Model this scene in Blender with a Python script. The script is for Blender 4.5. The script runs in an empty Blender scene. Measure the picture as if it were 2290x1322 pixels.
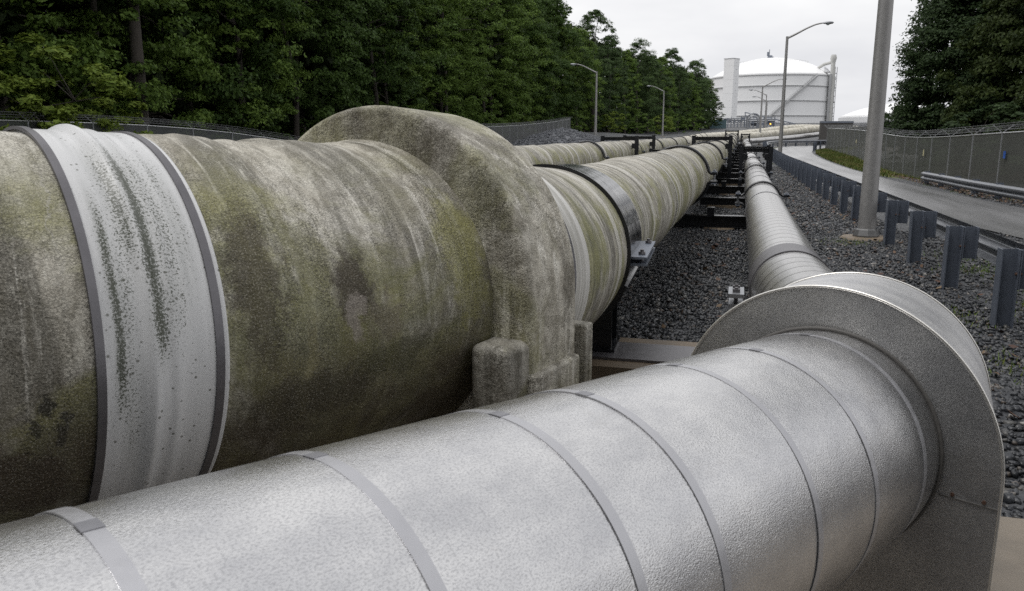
import bpy, math, random
import numpy as np
from mathutils import Vector

scene = bpy.context.scene
COL = scene.collection
R = math.radians
RNG = np.random.default_rng(11)

# ------------------------------------------------------------------ camera
cam_d = bpy.data.cameras.new("camera")
cam = bpy.data.objects.new("camera", cam_d)
COL.objects.link(cam)
cam.location = (0, 0, 1.7)
cam.rotation_euler = (R(90 - 11.1875), 0, R(15.388))
cam_d.sensor_width = 36
cam_d.lens = 1800 / 2290 * 36
cam_d.clip_start = 0.05
cam_d.clip_end = 6000
cam_d.dof.use_dof = True
cam_d.dof.focus_distance = 3.4
cam_d.dof.aperture_fstop = 13
scene.camera = cam

# ------------------------------------------------------------------ sky, sun, exposure
SUN_EL, SUN_AZ = 68.0, 235.0      # azimuth clockwise from +Y
world = bpy.data.worlds.new("World")
scene.world = world
world.use_nodes = True
nt = world.node_tree
nt.nodes.clear()
wout = nt.nodes.new("ShaderNodeOutputWorld")
wbg = nt.nodes.new("ShaderNodeBackground")
sky = nt.nodes.new("ShaderNodeTexSky")
sky.sky_type = 'NISHITA'
sky.sun_disc = False
sky.sun_elevation = R(SUN_EL)
sky.sun_rotation = R(SUN_AZ)
sky.dust_density = 4
hs = nt.nodes.new("ShaderNodeHueSaturation")
hs.inputs['Saturation'].default_value = 0.12
nt.links.new(sky.outputs[0], hs.inputs['Color'])
tc = nt.nodes.new("ShaderNodeTexCoord")
mp = nt.nodes.new("ShaderNodeMapping")
mp.inputs['Scale'].default_value = (1.0, 1.0, 3.2)
nt.links.new(tc.outputs['Generated'], mp.inputs[0])
nz = nt.nodes.new("ShaderNodeTexNoise")
nz.inputs['Scale'].default_value = 2.3
nz.inputs['Detail'].default_value = 5
nt.links.new(mp.outputs[0], nz.inputs['Vector'])
cr = nt.nodes.new("ShaderNodeValToRGB")          # the cloud layer
cr.color_ramp.elements[0].position = 0.34
cr.color_ramp.elements[0].color = (8.5, 8.6, 9.0, 1)
cr.color_ramp.elements[1].position = 0.60
cr.color_ramp.elements[1].color = (11.6, 11.6, 11.65, 1)
nt.links.new(nz.outputs[0], cr.inputs[0])
mx = nt.nodes.new("ShaderNodeMix")
mx.data_type = 'RGBA'
mx.inputs[0].default_value = 0.86
nt.links.new(hs.outputs[0], mx.inputs[6])
nt.links.new(cr.outputs[0], mx.inputs[7])
nt.links.new(mx.outputs[2], wbg.inputs[0])
wbg.inputs[1].default_value = 0.098
nt.links.new(wbg.outputs[0], wout.inputs[0])

sun_d = bpy.data.lights.new("sun", 'SUN')
sun_d.energy = 1.35
sun_d.angle = R(25)
sun_d.color = (1.0, 0.98, 0.95)
sun = bpy.data.objects.new("sun", sun_d)
COL.objects.link(sun)
sun.rotation_euler = (R(90 - SUN_EL), 0, R(180 - SUN_AZ))

scene.view_settings.view_transform = 'Standard'
scene.view_settings.look = 'None'
scene.view_settings.exposure = 0.0
scene.view_settings.gamma = 1.0
scene.view_settings.use_curve_mapping = False
scene.render.engine = 'CYCLES'
scene.cycles.max_bounces = 6
scene.cycles.transparent_max_bounces = 10
scene.cycles.use_denoising = False


# ------------------------------------------------------------------ object helpers
def thing(name, label, cat, loc=(0, 0, 0), rz=0.0, group=None):
    o = bpy.data.objects.new(name, None)
    COL.objects.link(o)
    o.location = loc
    o.rotation_euler = (0, 0, rz)
    o.empty_display_size = 0.2
    o['label'] = label
    o['category'] = cat
    if group:
        o['group'] = group
    return o


def tag(o, label=None, cat=None, group=None, kind=None):
    if label:
        o['label'] = label
    if cat:
        o['category'] = cat
    if group:
        o['group'] = group
    if kind:
        o['kind'] = kind
    return o


def copy_tree(o, parent=None):
    c = o.copy()
    COL.objects.link(c)
    if parent is not None:
        c.parent = parent
    for ch in list(o.children):
        copy_tree(ch, c)
    return c


class MB:
    """collects geometry and links it as one mesh object"""
    def __init__(self):
        self.v, self.f, self.uv, self.n = [], [], [], 0
        self.has_uv = False

    def add(self, verts, faces, uvs=None):
        o = self.n
        self.v.extend([tuple(map(float, p)) for p in verts])
        self.n += len(verts)
        for k, f in enumerate(faces):
            self.f.append(tuple(i + o for i in f))
            if uvs is not None:
                self.uv.append(uvs[k])
                self.has_uv = True
            else:
                self.uv.append([(0, 0)] * len(f))

    def box(self, c, s, rz=0.0, taper=1.0):
        x, y, z = s[0] / 2, s[1] / 2, s[2] / 2
        ca, sa = math.cos(rz), math.sin(rz)
        P = []
        for dz, k in ((-z, 1.0), (z, taper)):
            for dx, dy in ((-x, -y), (x, -y), (x, y), (-x, y)):
                dx, dy = dx * k, dy * k
                P.append((c[0] + dx * ca - dy * sa, c[1] + dx * sa + dy * ca, c[2] + dz))
        self.add(P, [(0, 3, 2, 1), (4, 5, 6, 7), (0, 1, 5, 4), (1, 2, 6, 5), (2, 3, 7, 6), (3, 0, 4, 7)])

    def bar(self, a, b, w, h, up=(0, 0, 1)):
        a, b = Vector(a), Vector(b)
        d = (b - a).normalized()
        upv = Vector(up)
        s = d.cross(upv)
        if s.length < 1e-4:
            s = d.cross(Vector((1, 0, 0)))
        s.normalize()
        u = s.cross(d)
        P = []
        for q in (a, b):
            for i, j in ((-1, -1), (1, -1), (1, 1), (-1, 1)):
                P.append(q + s * (i * w / 2) + u * (j * h / 2))
        self.add(P, [(0, 3, 2, 1), (4, 5, 6, 7), (0, 1, 5, 4), (1, 2, 6, 5), (2, 3, 7, 6), (3, 0, 4, 7)])

    def ibeam(self, a, b, w, h, tf=0.012, tw=0.010, up=(0, 0, 1)):
        """H section from a to b; a, b on the section's centre"""
        a, b = Vector(a), Vector(b)
        d = (b - a).normalized()
        upv = Vector(up)
        s = d.cross(upv).normalized()
        u = s.cross(d)
        w2, h2, t2 = w / 2, h / 2, tw / 2
        prof = [(-w2, -h2), (w2, -h2), (w2, -h2 + tf), (t2, -h2 + tf), (t2, h2 - tf), (w2, h2 - tf),
                (w2, h2), (-w2, h2), (-w2, h2 - tf), (-t2, h2 - tf), (-t2, -h2 + tf), (-w2, -h2 + tf)]
        n = len(prof)
        P = [q + s * i + u * j for q in (a, b) for i, j in prof]
        F = [(k, (k + 1) % n, n + (k + 1) % n, n + k) for k in range(n)]
        for o, rev in ((0, True), (n, False)):
            for q in ((0, 1, 2, 3, 10, 11), (3, 4, 9, 10), (4, 5, 6, 7, 8, 9)):
                f = tuple(i + o for i in q)
                F.append(tuple(reversed(f)) if rev else f)
        self.add(P, F)

    def tube(self, pts, rad, seg=10, cap=True):
        pts = [Vector(p) for p in pts]
        if not hasattr(rad, '__len__'):
            rad = [rad] * len(pts)
        prev = None
        P = []
        for i, p in enumerate(pts):
            t = (pts[min(i + 1, len(pts) - 1)] - pts[max(i - 1, 0)]).normalized()
            if prev is None:
                a = Vector((0, 0, 1)) if abs(t.z) < 0.9 else Vector((1, 0, 0))
                e1 = t.cross(a).normalized()
            else:
                e1 = (prev - t * prev.dot(t)).normalized()
            prev = e1
            e2 = t.cross(e1)
            for k in range(seg):
                an = 2 * math.pi * k / seg
                P.append(p + (e1 * math.cos(an) + e2 * math.sin(an)) * rad[i])
        F = []
        for i in range(len(pts) - 1):
            for k in range(seg):
                k2 = (k + 1) % seg
                F.append((i * seg + k, i * seg + k2, (i + 1) * seg + k2, (i + 1) * seg + k))
        if cap:
            F.append(tuple(range(seg - 1, -1, -1)))
            F.append(tuple((len(pts) - 1) * seg + k for k in range(seg)))
        self.add(P, F)

    def lathe(self, prof, c=(0, 0, 0), seg=24):
        """prof = [(radius, z)...] around a vertical axis"""
        P, F = [], []
        for r, z in prof:
            for k in range(seg):
                a = 2 * math.pi * k / seg
                P.append((c[0] + r * math.cos(a), c[1] + r * math.sin(a), c[2] + z))
        for i in range(len(prof) - 1):
            for k in range(seg):
                k2 = (k + 1) % seg
                F.append((i * seg + k, i * seg + k2, (i + 1) * seg + k2, (i + 1) * seg + k))
        F.append(tuple(range(seg - 1, -1, -1)))
        F.append(tuple((len(prof) - 1) * seg + k for k in range(seg)))
        self.add(P, F)

    def mesh(self, name, smooth=None):
        me = bpy.data.meshes.new(name)
        me.from_pydata(self.v, [], self.f)
        if self.has_uv:
            ul = me.uv_layers.new(name="UVMap")
            ul.data.foreach_set("uv", [c for f in self.uv for q in f for c in q])
        if smooth is not None:
            me.shade_smooth()
            if smooth < 179:
                me.set_sharp_from_angle(angle=R(smooth))
        me.update()
        return me

    def build(self, name, mat, parent=None, smooth=None, loc=(0, 0, 0)):
        return link(name, self.mesh(name, smooth), mat, parent, loc)


def link(name, me, mat, parent=None, loc=(0, 0, 0)):
    if mat is not None and len(me.materials) == 0:
        me.materials.append(mat)
    o = bpy.data.objects.new(name, me)
    COL.objects.link(o)
    o.location = loc
    if parent is not None:
        o.parent = parent
    return o


def quick_mesh(name, V, F, mat_index=None):
    """V (n,3), F (m,k) numpy"""
    me = bpy.data.meshes.new(name)
    V = np.asarray(V, np.float32)
    F = np.asarray(F, np.int32)
    m, k = F.shape
    me.vertices.add(len(V))
    me.vertices.foreach_set("co", V.ravel())
    me.loops.add(m * k)
    me.loops.foreach_set("vertex_index", F.ravel())
    me.polygons.add(m)
    me.polygons.foreach_set("loop_start", np.arange(0, m * k, k, dtype=np.int32))
    me.update(calc_edges=True)
    me.validate()
    return me


# ------------------------------------------------------------------ node helpers
class NT:
    def __init__(self, name):
        self.m = bpy.data.materials.new(name)
        self.m.use_nodes = True
        self.t = self.m.node_tree
        self.b = self.t.nodes['Principled BSDF']

    def n(self, typ, **kw):
        q = self.t.nodes.new(typ)
        for k, v in kw.items():
            setattr(q, k, v)
        return q

    def put(self, sock, val):
        if isinstance(val, bpy.types.NodeSocket):
            self.t.links.new(val, sock)
        elif val is not None:
            if hasattr(sock.default_value, '__len__') and len(sock.default_value) == 4 and len(val) == 3:
                val = (*val, 1)
            sock.default_value = val

    def coord(self, which='Object'):
        return self.n("ShaderNodeTexCoord").outputs[which]

    def scale(self, vec, s):
        q = self.n("ShaderNodeVectorMath", operation='MULTIPLY')
        self.put(q.inputs[0], vec)
        q.inputs[1].default_value = s
        return q.outputs[0]

    def noise(self, vec, scale, detail=4, rough=0.55, dist=0.0):
        q = self.n("ShaderNodeTexNoise")
        self.put(q.inputs['Vector'], vec)
        q.inputs['Scale'].default_value = scale
        q.inputs['Detail'].default_value = detail
        q.inputs['Roughness'].default_value = rough
        q.inputs['Distortion'].default_value = dist
        return q.outputs['Fac']

    def voro(self, vec, scale, feature='F1', out='Distance'):
        q = self.n("ShaderNodeTexVoronoi", feature=feature)
        self.put(q.inputs['Vector'], vec)
        q.inputs['Scale'].default_value = scale
        return q.outputs[out]

    def ramp(self, fac, *stops):
        q = self.n("ShaderNodeValToRGB")
        self.put(q.inputs[0], fac)
        e = q.color_ramp.elements
        while len(e) < len(stops):
            e.new(0.5)
        for el, (p, c) in zip(e, stops):
            el.position = p
            if not hasattr(c, '__len__'):
                c = (c, c, c)
            el.color = (*c, 1)
        return q.outputs[0]

    def math(self, op, a, b=None, c=None, clamp=False):
        q = self.n("ShaderNodeMath", operation=op, use_clamp=clamp)
        self.put(q.inputs[0], a)
        if b is not None:
            self.put(q.inputs[1], b)
        if c is not None:
            self.put(q.inputs[2], c)
        return q.outputs[0]

    def smooth(self, x, a, b):
        q = self.n("ShaderNodeMapRange", interpolation_type='SMOOTHSTEP')
        self.put(q.inputs[0], x)
        q.inputs[1].default_value = a
        q.inputs[2].default_value = b
        return q.outputs[0]

    def mix(self, fac, a, b, mode='MIX'):
        q = self.n("ShaderNodeMix", data_type='RGBA', blend_type=mode)
        self.put(q.inputs[0], fac)
        self.put(q.inputs[6], a)
        self.put(q.inputs[7], b)
        return q.outputs[2]

    def sep(self, vec):
        q = self.n("ShaderNodeSeparateXYZ")
        self.put(q.inputs[0], vec)
        return q.outputs

    def bump(self, h, strength=0.3, dist=0.01, normal=None):
        q = self.n("ShaderNodeBump")
        self.put(q.inputs['Height'], h)
        q.inputs['Strength'].default_value = strength
        q.inputs['Distance'].default_value = dist
        if normal is not None:
            self.put(q.inputs['Normal'], normal)
        return q.outputs[0]

    def done(self, color=None, rough=None, metal=None, normal=None, spec=None):
        self.put(self.b.inputs['Base Color'], color)
        self.put(self.b.inputs['Roughness'], rough)
        self.put(self.b.inputs['Metallic'], metal)
        self.put(self.b.inputs['Normal'], normal)
        self.put(self.b.inputs['Specular IOR Level'], spec)
        return self.m


def simple(name, color, rough=0.6, metal=0.0, var=0.25, scale=6.0, bump=0.0, bscale=60.0, spec=None):
    a = NT(name)
    oc = a.coord()
    nf = a.noise(oc, scale, 5, 0.6)
    c = a.mix(nf, tuple(k * (1 - var) for k in color), tuple(min(1, k * (1 + var)) for k in color))
    nrm = a.bump(a.noise(oc, bscale, 3), bump, 0.004) if bump else None
    rr = a.math('MULTIPLY_ADD', nf, 0.25, rough - 0.12, clamp=True)
    return a.done(c, rr, metal, nrm, spec)


M = {}


def mastic(name, coord, joints=None, green=0.5, dark=0.55, tone=1.0, near=True, spots=(), low_brown=(0.85, 1.30)):
    """weathered, lichen-stained mastic coating; x/u along the pipe, y/v round it from the top"""
    a = NT(name)
    vec = a.coord(coord)
    if coord == 'UV':
        sv = a.scale(vec, (8.0, 0.85, 1.0))
        sv2 = a.scale(vec, (19.0, 1.0, 1.0))
    else:
        sv = a.scale(vec, (6.0, 6.0, 0.8))
        sv2 = a.scale(vec, (14.0, 14.0, 1.2))
    t = lambda c: tuple(k * tone for k in c)
    base = a.ramp(a.noise(vec, 2.4, 8, 0.68), (0.30, t((.215, .195, .155))), (0.47, t((.42, .395, .335))), (0.62, t((.62, .595, .53))))
    st = a.noise(sv, 1.0, 7, 0.62, 0.6)
    base = a.mix(a.ramp(st, (0.45, 0.0), (0.57, dark)), base, t((.100, .094, .078)))
    st2 = a.noise(sv2, 1.0, 6, 0.66, 0.5)
    base = a.mix(a.ramp(st2, (0.53, 0.0), (0.61, 0.75)), base, t((.68, .655, .59)))
    gr = a.noise(vec, 1.5, 7, 0.66, 0.6)
    gmask = a.ramp(gr, (0.45, 0.0), (0.55, green))
    gcol = a.ramp(a.noise(vec, 6.0, 6, 0.7), (0.35, (.105, .112, .034)), (0.65, (.33, .32, .115)))
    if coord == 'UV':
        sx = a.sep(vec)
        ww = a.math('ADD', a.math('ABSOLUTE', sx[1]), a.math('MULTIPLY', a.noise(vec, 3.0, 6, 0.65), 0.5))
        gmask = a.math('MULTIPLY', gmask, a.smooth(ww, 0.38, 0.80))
        br = a.math('MULTIPLY', a.smooth(ww, *low_brown), a.ramp(a.noise(vec, 3.4, 7, 0.7), (0.34, 0.25), (0.60, 0.92)))  # brown deepens towards the underside, broken up by noise
    else:
        br = a.ramp(a.noise(vec, 2.6, 7, 0.68), (0.51, 0.0), (0.68, 0.75))
    mid_ = a.noise(a.scale(vec, (30.0, 13.0, 1.0)) if coord == 'UV' else vec, 1.0 if coord == 'UV' else 17.0, 7, 0.72, 0.4)
    base = a.mix(a.ramp(mid_, (0.40, 0.55), (0.52, 0.0)), base, t((.13, .118, .085)))
    base = a.mix(a.ramp(mid_, (0.55, 0.0), (0.66, 0.5)), base, t((.66, .64, .56)))
    base = a.mix(gmask, base, gcol)
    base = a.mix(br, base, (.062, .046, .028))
    if spots:
        wn = a.n("ShaderNodeTexNoise")
        a.put(wn.inputs['Vector'], vec)
        wn.inputs['Scale'].default_value = 7.0
        wn.inputs['Detail'].default_value = 6
        wn.inputs['Roughness'].default_value = 0.7
        off = a.n("ShaderNodeVectorMath", operation='MULTIPLY_ADD')
        a.put(off.inputs[0], wn.outputs['Color'])
        off.inputs[1].default_value = (0.16, 0.24, 0)
        off.inputs[2].default_value = (-0.08, -0.12, 0)
        wv = a.n("ShaderNodeVectorMath", operation='ADD')
        a.put(wv.inputs[0], vec)
        a.put(wv.inputs[1], off.outputs[0])
        rough_edge = a.math('MULTIPLY_ADD', a.noise(a.scale(vec, (34.0, 20.0, 1)), 1.0, 6, 0.75), 1.5, -0.75)
        for (u0, v0, ru, rv, col, stg) in spots:
            m_ = a.n("ShaderNodeMapping")
            a.put(m_.inputs[0], wv.outputs[0])
            m_.inputs['Location'].default_value = (-u0 / ru, -v0 / rv, 0)
            m_.inputs['Scale'].default_value = (1 / ru, 1 / rv, 0)
            ln = a.n("ShaderNodeVectorMath", operation='LENGTH')
            a.put(ln.inputs[0], m_.outputs[0])
            k_ = a.math('MULTIPLY', a.math('SUBTRACT', 1.0, a.smooth(a.math('ADD', ln.outputs['Value'], rough_edge), 0.45, 0.98)), stg)
            base = a.mix(k_, base, col)
    # soot-dark lichen freckles and pale grit
    fr = a.noise(vec, 170.0, 4, 0.75)
    frm = a.math('MULTIPLY', a.ramp(fr, (0.49, 0.0), (0.56, 0.68)), a.ramp(a.noise(sv, 1.3, 7, 0.7, 0.5), (0.44, 0.12), (0.56, 1.0)))
    base = a.mix(frm, base, (.040, .037, .026))
    base = a.mix(a.ramp(a.noise(vec, 230.0, 3, 0.7), (0.54, 0.0), (0.62, 0.28)), base, t((.62, .59, .52)))
    if joints:
        u = a.sep(vec)[0]
        wob = a.math('MULTIPLY_ADD', a.noise(a.scale(vec, (1, 2, 1)), 1.2, 2), 0.25, u)
        fr2 = a.math('FRACT', a.math('DIVIDE', wob, joints))
        d = a.math('ABSOLUTE', a.math('SUBTRACT', fr2, 0.5))
        lm = a.math('SUBTRACT', 1.0, a.smooth(d, 0.018, 0.034))
        base = a.mix(a.math('MULTIPLY', lm, 0.7), base, (.62, .60, .55))
    wcr = a.n("ShaderNodeVectorMath", operation='MULTIPLY_ADD')
    wno = a.n("ShaderNodeTexNoise")
    a.put(wno.inputs['Vector'], vec)
    wno.inputs['Scale'].default_value = 60
    a.put(wcr.inputs[0], wno.outputs['Color'])
    wcr.inputs[1].default_value = (0.02, 0.02, 0.02)
    a.put(wcr.inputs[2], vec)
    crack = a.voro(wcr.outputs[0], 115.0, 'DISTANCE_TO_EDGE')
    if near:
        ck = a.math('MULTIPLY', a.ramp(crack, (0.0, 0.6), (0.12, 0.0)), a.ramp(a.noise(vec, 5.0, 5, 0.65), (0.40, 0.25), (0.58, 1.0)))
        base = a.mix(ck, base, (.045, .040, .028))
    hb = a.math('MULTIPLY_ADD', crack, 0.6, a.noise(vec, 110.0, 4, 0.7))
    nb = a.bump(hb, 0.6 if near else 0.2, 0.005)
    nb = a.bump(a.noise(vec, 9.0, 6, 0.65), 0.45, 0.035, nb)
    return a.done(base, a.math('MULTIPLY_ADD', a.noise(vec, 8.0, 3), 0.3, 0.48), 0.0, nb, 0.35)


U0 = 9.0
SPOTS = [(U0 - .07, .58, .11, .22, (.33, .32, .10), .62), (U0 - .06, .74, .10, .09, (.26, .25, .09), .6), (U0 - .62, .56, .10, .14, (.19, .185, .085), .6),
         (U0 - .77, .62, .085, .26, (.060, .047, .030), .75), (U0 - .50, .66, .075, .12, (.050, .036, .026), .85), (U0 - .50, .74, .028, .09, (.36, .32, .28), .7),
         (U0 - .40, .76, .10, .08, (.17, .14, .11), .6), (U0 - .34, .88, .22, .07, (.055, .055, .020), .7), (U0 - .62, .93, .25, .09, (.050, .042, .024), .7),
         (U0 - 1.21, .84, .020, .025, (.018, .016, .012), .9), (U0 - 1.18, .87, .016, .018, (.018, .016, .012), .9), (U0 - 1.25, .875, .02, .02, (.018, .016, .012), .8),
         (U0 - 1.19, .90, .02, .016, (.018, .016, .012), .8), (U0 - 1.30, 1.0, .22, .10, (.060, .040, .028), .8), (U0 - 1.17, .45, .004, .3, (.5, .48, .42), .6),
         (U0 - .64, .80, .03, .10, (.27, .245, .13), .6), (U0 - .25, .42, .10, .13, (.33, .31, .23), .5)]
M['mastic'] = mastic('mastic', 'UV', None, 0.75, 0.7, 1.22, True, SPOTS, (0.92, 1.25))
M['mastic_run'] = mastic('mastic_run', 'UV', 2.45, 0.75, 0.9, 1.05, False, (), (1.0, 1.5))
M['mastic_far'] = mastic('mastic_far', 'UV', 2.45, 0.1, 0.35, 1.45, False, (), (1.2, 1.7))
M['mastic_block'] = mastic('mastic_block', 'Object', None, 0.50, 0.42, 1.36)
M['mastic_foot'] = mastic('mastic_foot', 'Object', None, 0.6, 0.7, 0.72)
M['mastic_pier'] = mastic('mastic_pier', 'Object', None, 0.5, 0.75, 1.0)


def embossed(name, coord='UV', rough=0.16):
    a = NT(name)
    v = a.coord(coord)
    h = a.math('MULTIPLY_ADD', a.voro(v, 210.0, 'F1'), 0.5, a.noise(v, 300.0, 2, 0.5))
    nb = a.bump(h, 0.30, 0.0022)
    nb = a.bump(a.noise(v, 6.0, 3), 0.07, 0.02, nb)
    c = a.mix(a.ramp(a.noise(v, 5.0, 7, 0.7), (0.38, 0.0), (0.62, 1.0)), (.56, .56, .57), (.74, .735, .73))
    c = a.mix(a.ramp(a.noise(v, 230.0, 3, 0.65), (0.48, 0.0), (0.60, 0.55)), c, (.34, .34, .35))
    c = a.mix(a.ramp(a.noise(v, 2.3, 6, 0.7), (0.56, 0.0), (0.74, 0.35)), c, (.40, .37, .33))
    return a.done(c, a.math('MULTIPLY_ADD', a.noise(v, 13.0, 5), 0.14, rough), 0.97, nb)


M['emboss'] = embossed('embossed_aluminium')
M['emboss_plate'] = embossed('embossed_plate', 'Object', 0.36)
M['band'] = simple('stainless_band', (.50, .50, .52), 0.40, 0.85, 0.12, 30, 0.05, 200)
M['band_clip'] = simple('band_clip', (.30, .30, .32), 0.45, 0.85, 0.12, 30)
M['dark_band'] = simple('weathered_band', (.16, .155, .165), 0.42, 0.6, 0.35, 12, 0.1, 120)
M['rim'] = simple('bright_rim', (.80, .78, .74), 0.35, 0.85, 0.08, 20)
M['caulk'] = simple('caulk', (.10, .095, .09), 0.6, 0.0, 0.3, 30)


def white_jacket(ua, ub):
    """painted sleeve between the straps at ua and ub, with run-off streaks of black-green algae"""
    a = NT('white_jacket')
    v = a.coord('UV')
    u = a.sep(v)[0]
    vv = a.sep(v)[1]
    wob = a.math('MULTIPLY_ADD', a.noise(a.scale(v, (4, 2.5, 1)), 1.0, 4), 0.035, a.math('SUBTRACT', u, 0.0175))
    tot = None
    for (f, w, v0, v1, k) in ((0.17, .012, .40, .85, .95), (0.50, .017, .22, .74, 1.0), (0.36, .020, .22, .55, .7), (0.66, .028, .22, .70, .55), (0.80, .02, .25, .62, .4), (0.25, .02, .50, 1.0, .45)):
        d = a.math('ABSOLUTE', a.math('SUBTRACT', wob, ua + f * (ub - ua)))
        g = a.math('SUBTRACT', 1.0, a.smooth(d, 0.0, w * 1.8))
        g = a.math('MULTIPLY', g, a.math('MULTIPLY', a.smooth(vv, v0 - .1, v0 + .12), a.math('SUBTRACT', 1.0, a.smooth(vv, v1 - .08, v1 + .1))))
        g = a.math('MULTIPLY', g, k)
        tot = g if tot is None else a.math('MAXIMUM', tot, g)
    sp = a.noise(v, 200.0, 4, 0.78)
    clump = a.noise(a.scale(v, (30, 6, 1)), 1.0, 6, 0.7)
    amt = a.math('MULTIPLY_ADD', tot, 0.24, a.math('MULTIPLY', a.math('SUBTRACT', clump, 0.42), 0.36))
    m = a.ramp(a.math('ADD', sp, amt), (0.665, 0.0), (0.71, 0.92))
    c = a.mix(a.noise(v, 3.0, 4), (.62, .625, .63), (.76, .76, .76))
    c = a.mix(a.ramp(a.noise(a.scale(v, (22, 1.0, 1)), 1.0, 5, .6), (0.45, 0.0), (0.7, 0.5)), c, (.36, .37, .37))
    c = a.mix(a.math('MULTIPLY', tot, 0.45), c, (.20, .21, .17))
    c = a.mix(m, c, (.055, .062, .040))
    c = a.mix(a.ramp(a.voro(v, 42.0), (0.10, 0.8), (0.16, 0.0)), c, (.13, .13, .11))
    nb = a.bump(a.noise(v, 60, 3), 0.12, 0.004)
    return a.done(c, 0.36, 0.0, nb, 0.4)


M['white_jacket'] = white_jacket(9.0 - 1.115, 9.0 - 0.872)


def dirty_white(name):
    a = NT(name)
    v = a.coord('UV')
    st = a.noise(a.scale(v, (24, 1.0, 1)), 1.0, 5, 0.6)
    c = a.mix(a.ramp(st, (0.42, 0.0), (0.66, 0.8)), (.62, .61, .58), (.27, .26, .22))
    return a.done(c, 0.5, 0, a.bump(a.noise(v, 40, 3), .1, .004))


M['strip'] = dirty_white('painted_strip')


def smooth_alu(name, pitch):
    a = NT(name)
    v = a.coord('UV')
    s = a.sep(v)
    fr = a.math('FRACT', a.math('DIVIDE', s[0], pitch))
    d = a.math('ABSOLUTE', a.math('SUBTRACT', fr, 0.5))
    line = a.math('SUBTRACT', 1.0, a.smooth(d, 0.035 if pitch < 1 else 0.008, 0.062 if pitch < 1 else 0.016))
    c = a.mix(a.noise(a.scale(v, (30, 1.2, 1)), 1.0, 5, 0.6), (.44, .435, .43), (.62, .61, .60))
    c = a.mix(a.ramp(a.noise(a.scale(v, (5, .6, 1)), 1.3, 5), (0.5, 0.0), (0.75, 0.4)), c, (.30, .285, .26))
    c = a.mix(a.math('MULTIPLY', line, 0.85), c, (.045, .042, .04))
    h = a.math('SUBTRACT', a.math('MULTIPLY', a.noise(a.scale(v, (40, 3, 1)), 1.0, 3), 0.15), line)
    return a.done(c, a.math('MULTIPLY_ADD', a.noise(v, 6.0, 3), 0.16, 0.20), 0.92, a.bump(h, 0.22, 0.004))


M['alu'] = smooth_alu('ribbed_aluminium', 0.30)
M['alu_far'] = smooth_alu('plain_aluminium', 1.9)
M['black_steel'] = simple('black_painted_steel', (.012, .013, .016), 0.28, 0.0, 0.5, 8, 0.08, 40, 0.6)
M['black_band'] = simple('glossy_black_band', (.010, .012, .016), 0.13, 0.0, 0.4, 4, 1.0, 4, 0.30)
M['galv'] = simple('galvanised_steel', (.33, .34, .36), 0.42, 0.7, 0.22, 14)
M['galv_dark'] = simple('weathered_galvanised', (.145, .165, .205), 0.45, 0.35, 0.25, 9, 0.06, 60)
M['rail'] = simple('guardrail_steel', (.19, .20, .22), 0.33, 0.75, 0.25, 9)
M['pole'] = simple('pole_steel', (.33, .325, .32), 0.46, 0.4, 0.16, 18, 0.05, 90)
M['base_metal'] = simple('cast_base', (.16, .16, .16), 0.4, 0.5, 0.25, 12)
M['concrete_brown'] = simple('stained_concrete', (.17, .13, .088), 0.55, 0.0, 0.45, 5, 0.3, 70)
M['pad'] = simple('wet_concrete', (.190, .160, .125), 0.40, 0.0, 0.6, 5, 0.4, 120)
M['wall_grey'] = simple('weathered_wall', (.085, .080, .074), 0.7, 0.0, 0.4, 2, 0.2, 20)
M['rust'] = simple('rust', (.085, .045, .030), 0.8, 0.0, 0.4, 20)
M['tank'] = simple('white_tank_paint', (.82, .825, .83), 0.5, 0.0, 0.06, 0.06)
M['tank_ring'] = simple('tank_ring_paint', (.36, .365, .37), 0.6, 0.0, 0.15, 0.2)
M['tank_dirty'] = simple('stained_tank_paint', (.50, .50, .48), 0.6, 0.0, 0.25, 0.3)
M['dome'] = simple('white_roof_paint', (.86, .86, .86), 0.45, 0.0, 0.03, 0.06)
M['blue_grey'] = simple('blue_grey_steel', (.17, .19, .23), 0.5, 0.2, 0.3, 2)
M['teal'] = simple('teal_paint', (.09, .15, .17), 0.5, 0.0, 0.15, 2)
M['yellow'] = simple('yellow_paint', (.55, .40, .06), 0.5, 0.0, 0.15, 6)
M['blue'] = simple('blue_paint', (.02, .10, .42), 0.45, 0.0, 0.1, 6)
M['cream'] = simple('cream_paint', (.60, .55, .35), 0.5, 0.0, 0.15, 6)
M['lens_glass'] = simple('lamp_glass', (.45, .52, .53), 0.2, 0.0, 0.1, 6)
M['bark'] = simple('bark', (.060, .052, .044), 0.9, 0.0, 0.5, 9, 0.5, 25)
M['rock'] = simple('riprap_rock', (.075, .080, .092), 0.5, 0.0, 0.6, 1.3, 0.3, 12)

# ------------------------------------------------------------------ terrain
def sm(x, a, b):
    t = np.clip((np.asarray(x, float) - a) / (b - a), 0, 1)
    return t * t * (3 - 2 * t)


def ground_z(x, y):
    x = np.asarray(x, float)
    y = np.asarray(y, float)
    z = 0.6 * sm(y, 42, 108)
    z = z + np.clip(y - 108, 0, 380) * 0.0225
    z = z + (0.12 - 1.15 * np.exp(-((y - 47.5) / 11.5) ** 2)) * sm(-x, 14, 22) * (1 - sm(-x, 60, 90))
    z = z + 1.2 * np.exp(-(((y - 125) / 26.0) ** 2 + ((x + 24) / 13.0) ** 2))
    z = z + 0.22 * np.clip(-x - 27, 0, 40) * sm(y, 10, 40)
    z = z - 0.38 * sm(x, 6.6, 8.4) * np.exp(-((y - 44) / 13.0) ** 2)
    z = z + 1.25 * sm(x, 8.5, 17) * sm(y, 96, 122) * (1 - sm(y, 140, 210))
    z = z + 0.10 * np.clip(x - 10.5, 0, 30) * sm(y, 20, 40) * (1 - sm(y, 90, 125))
    return z


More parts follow.
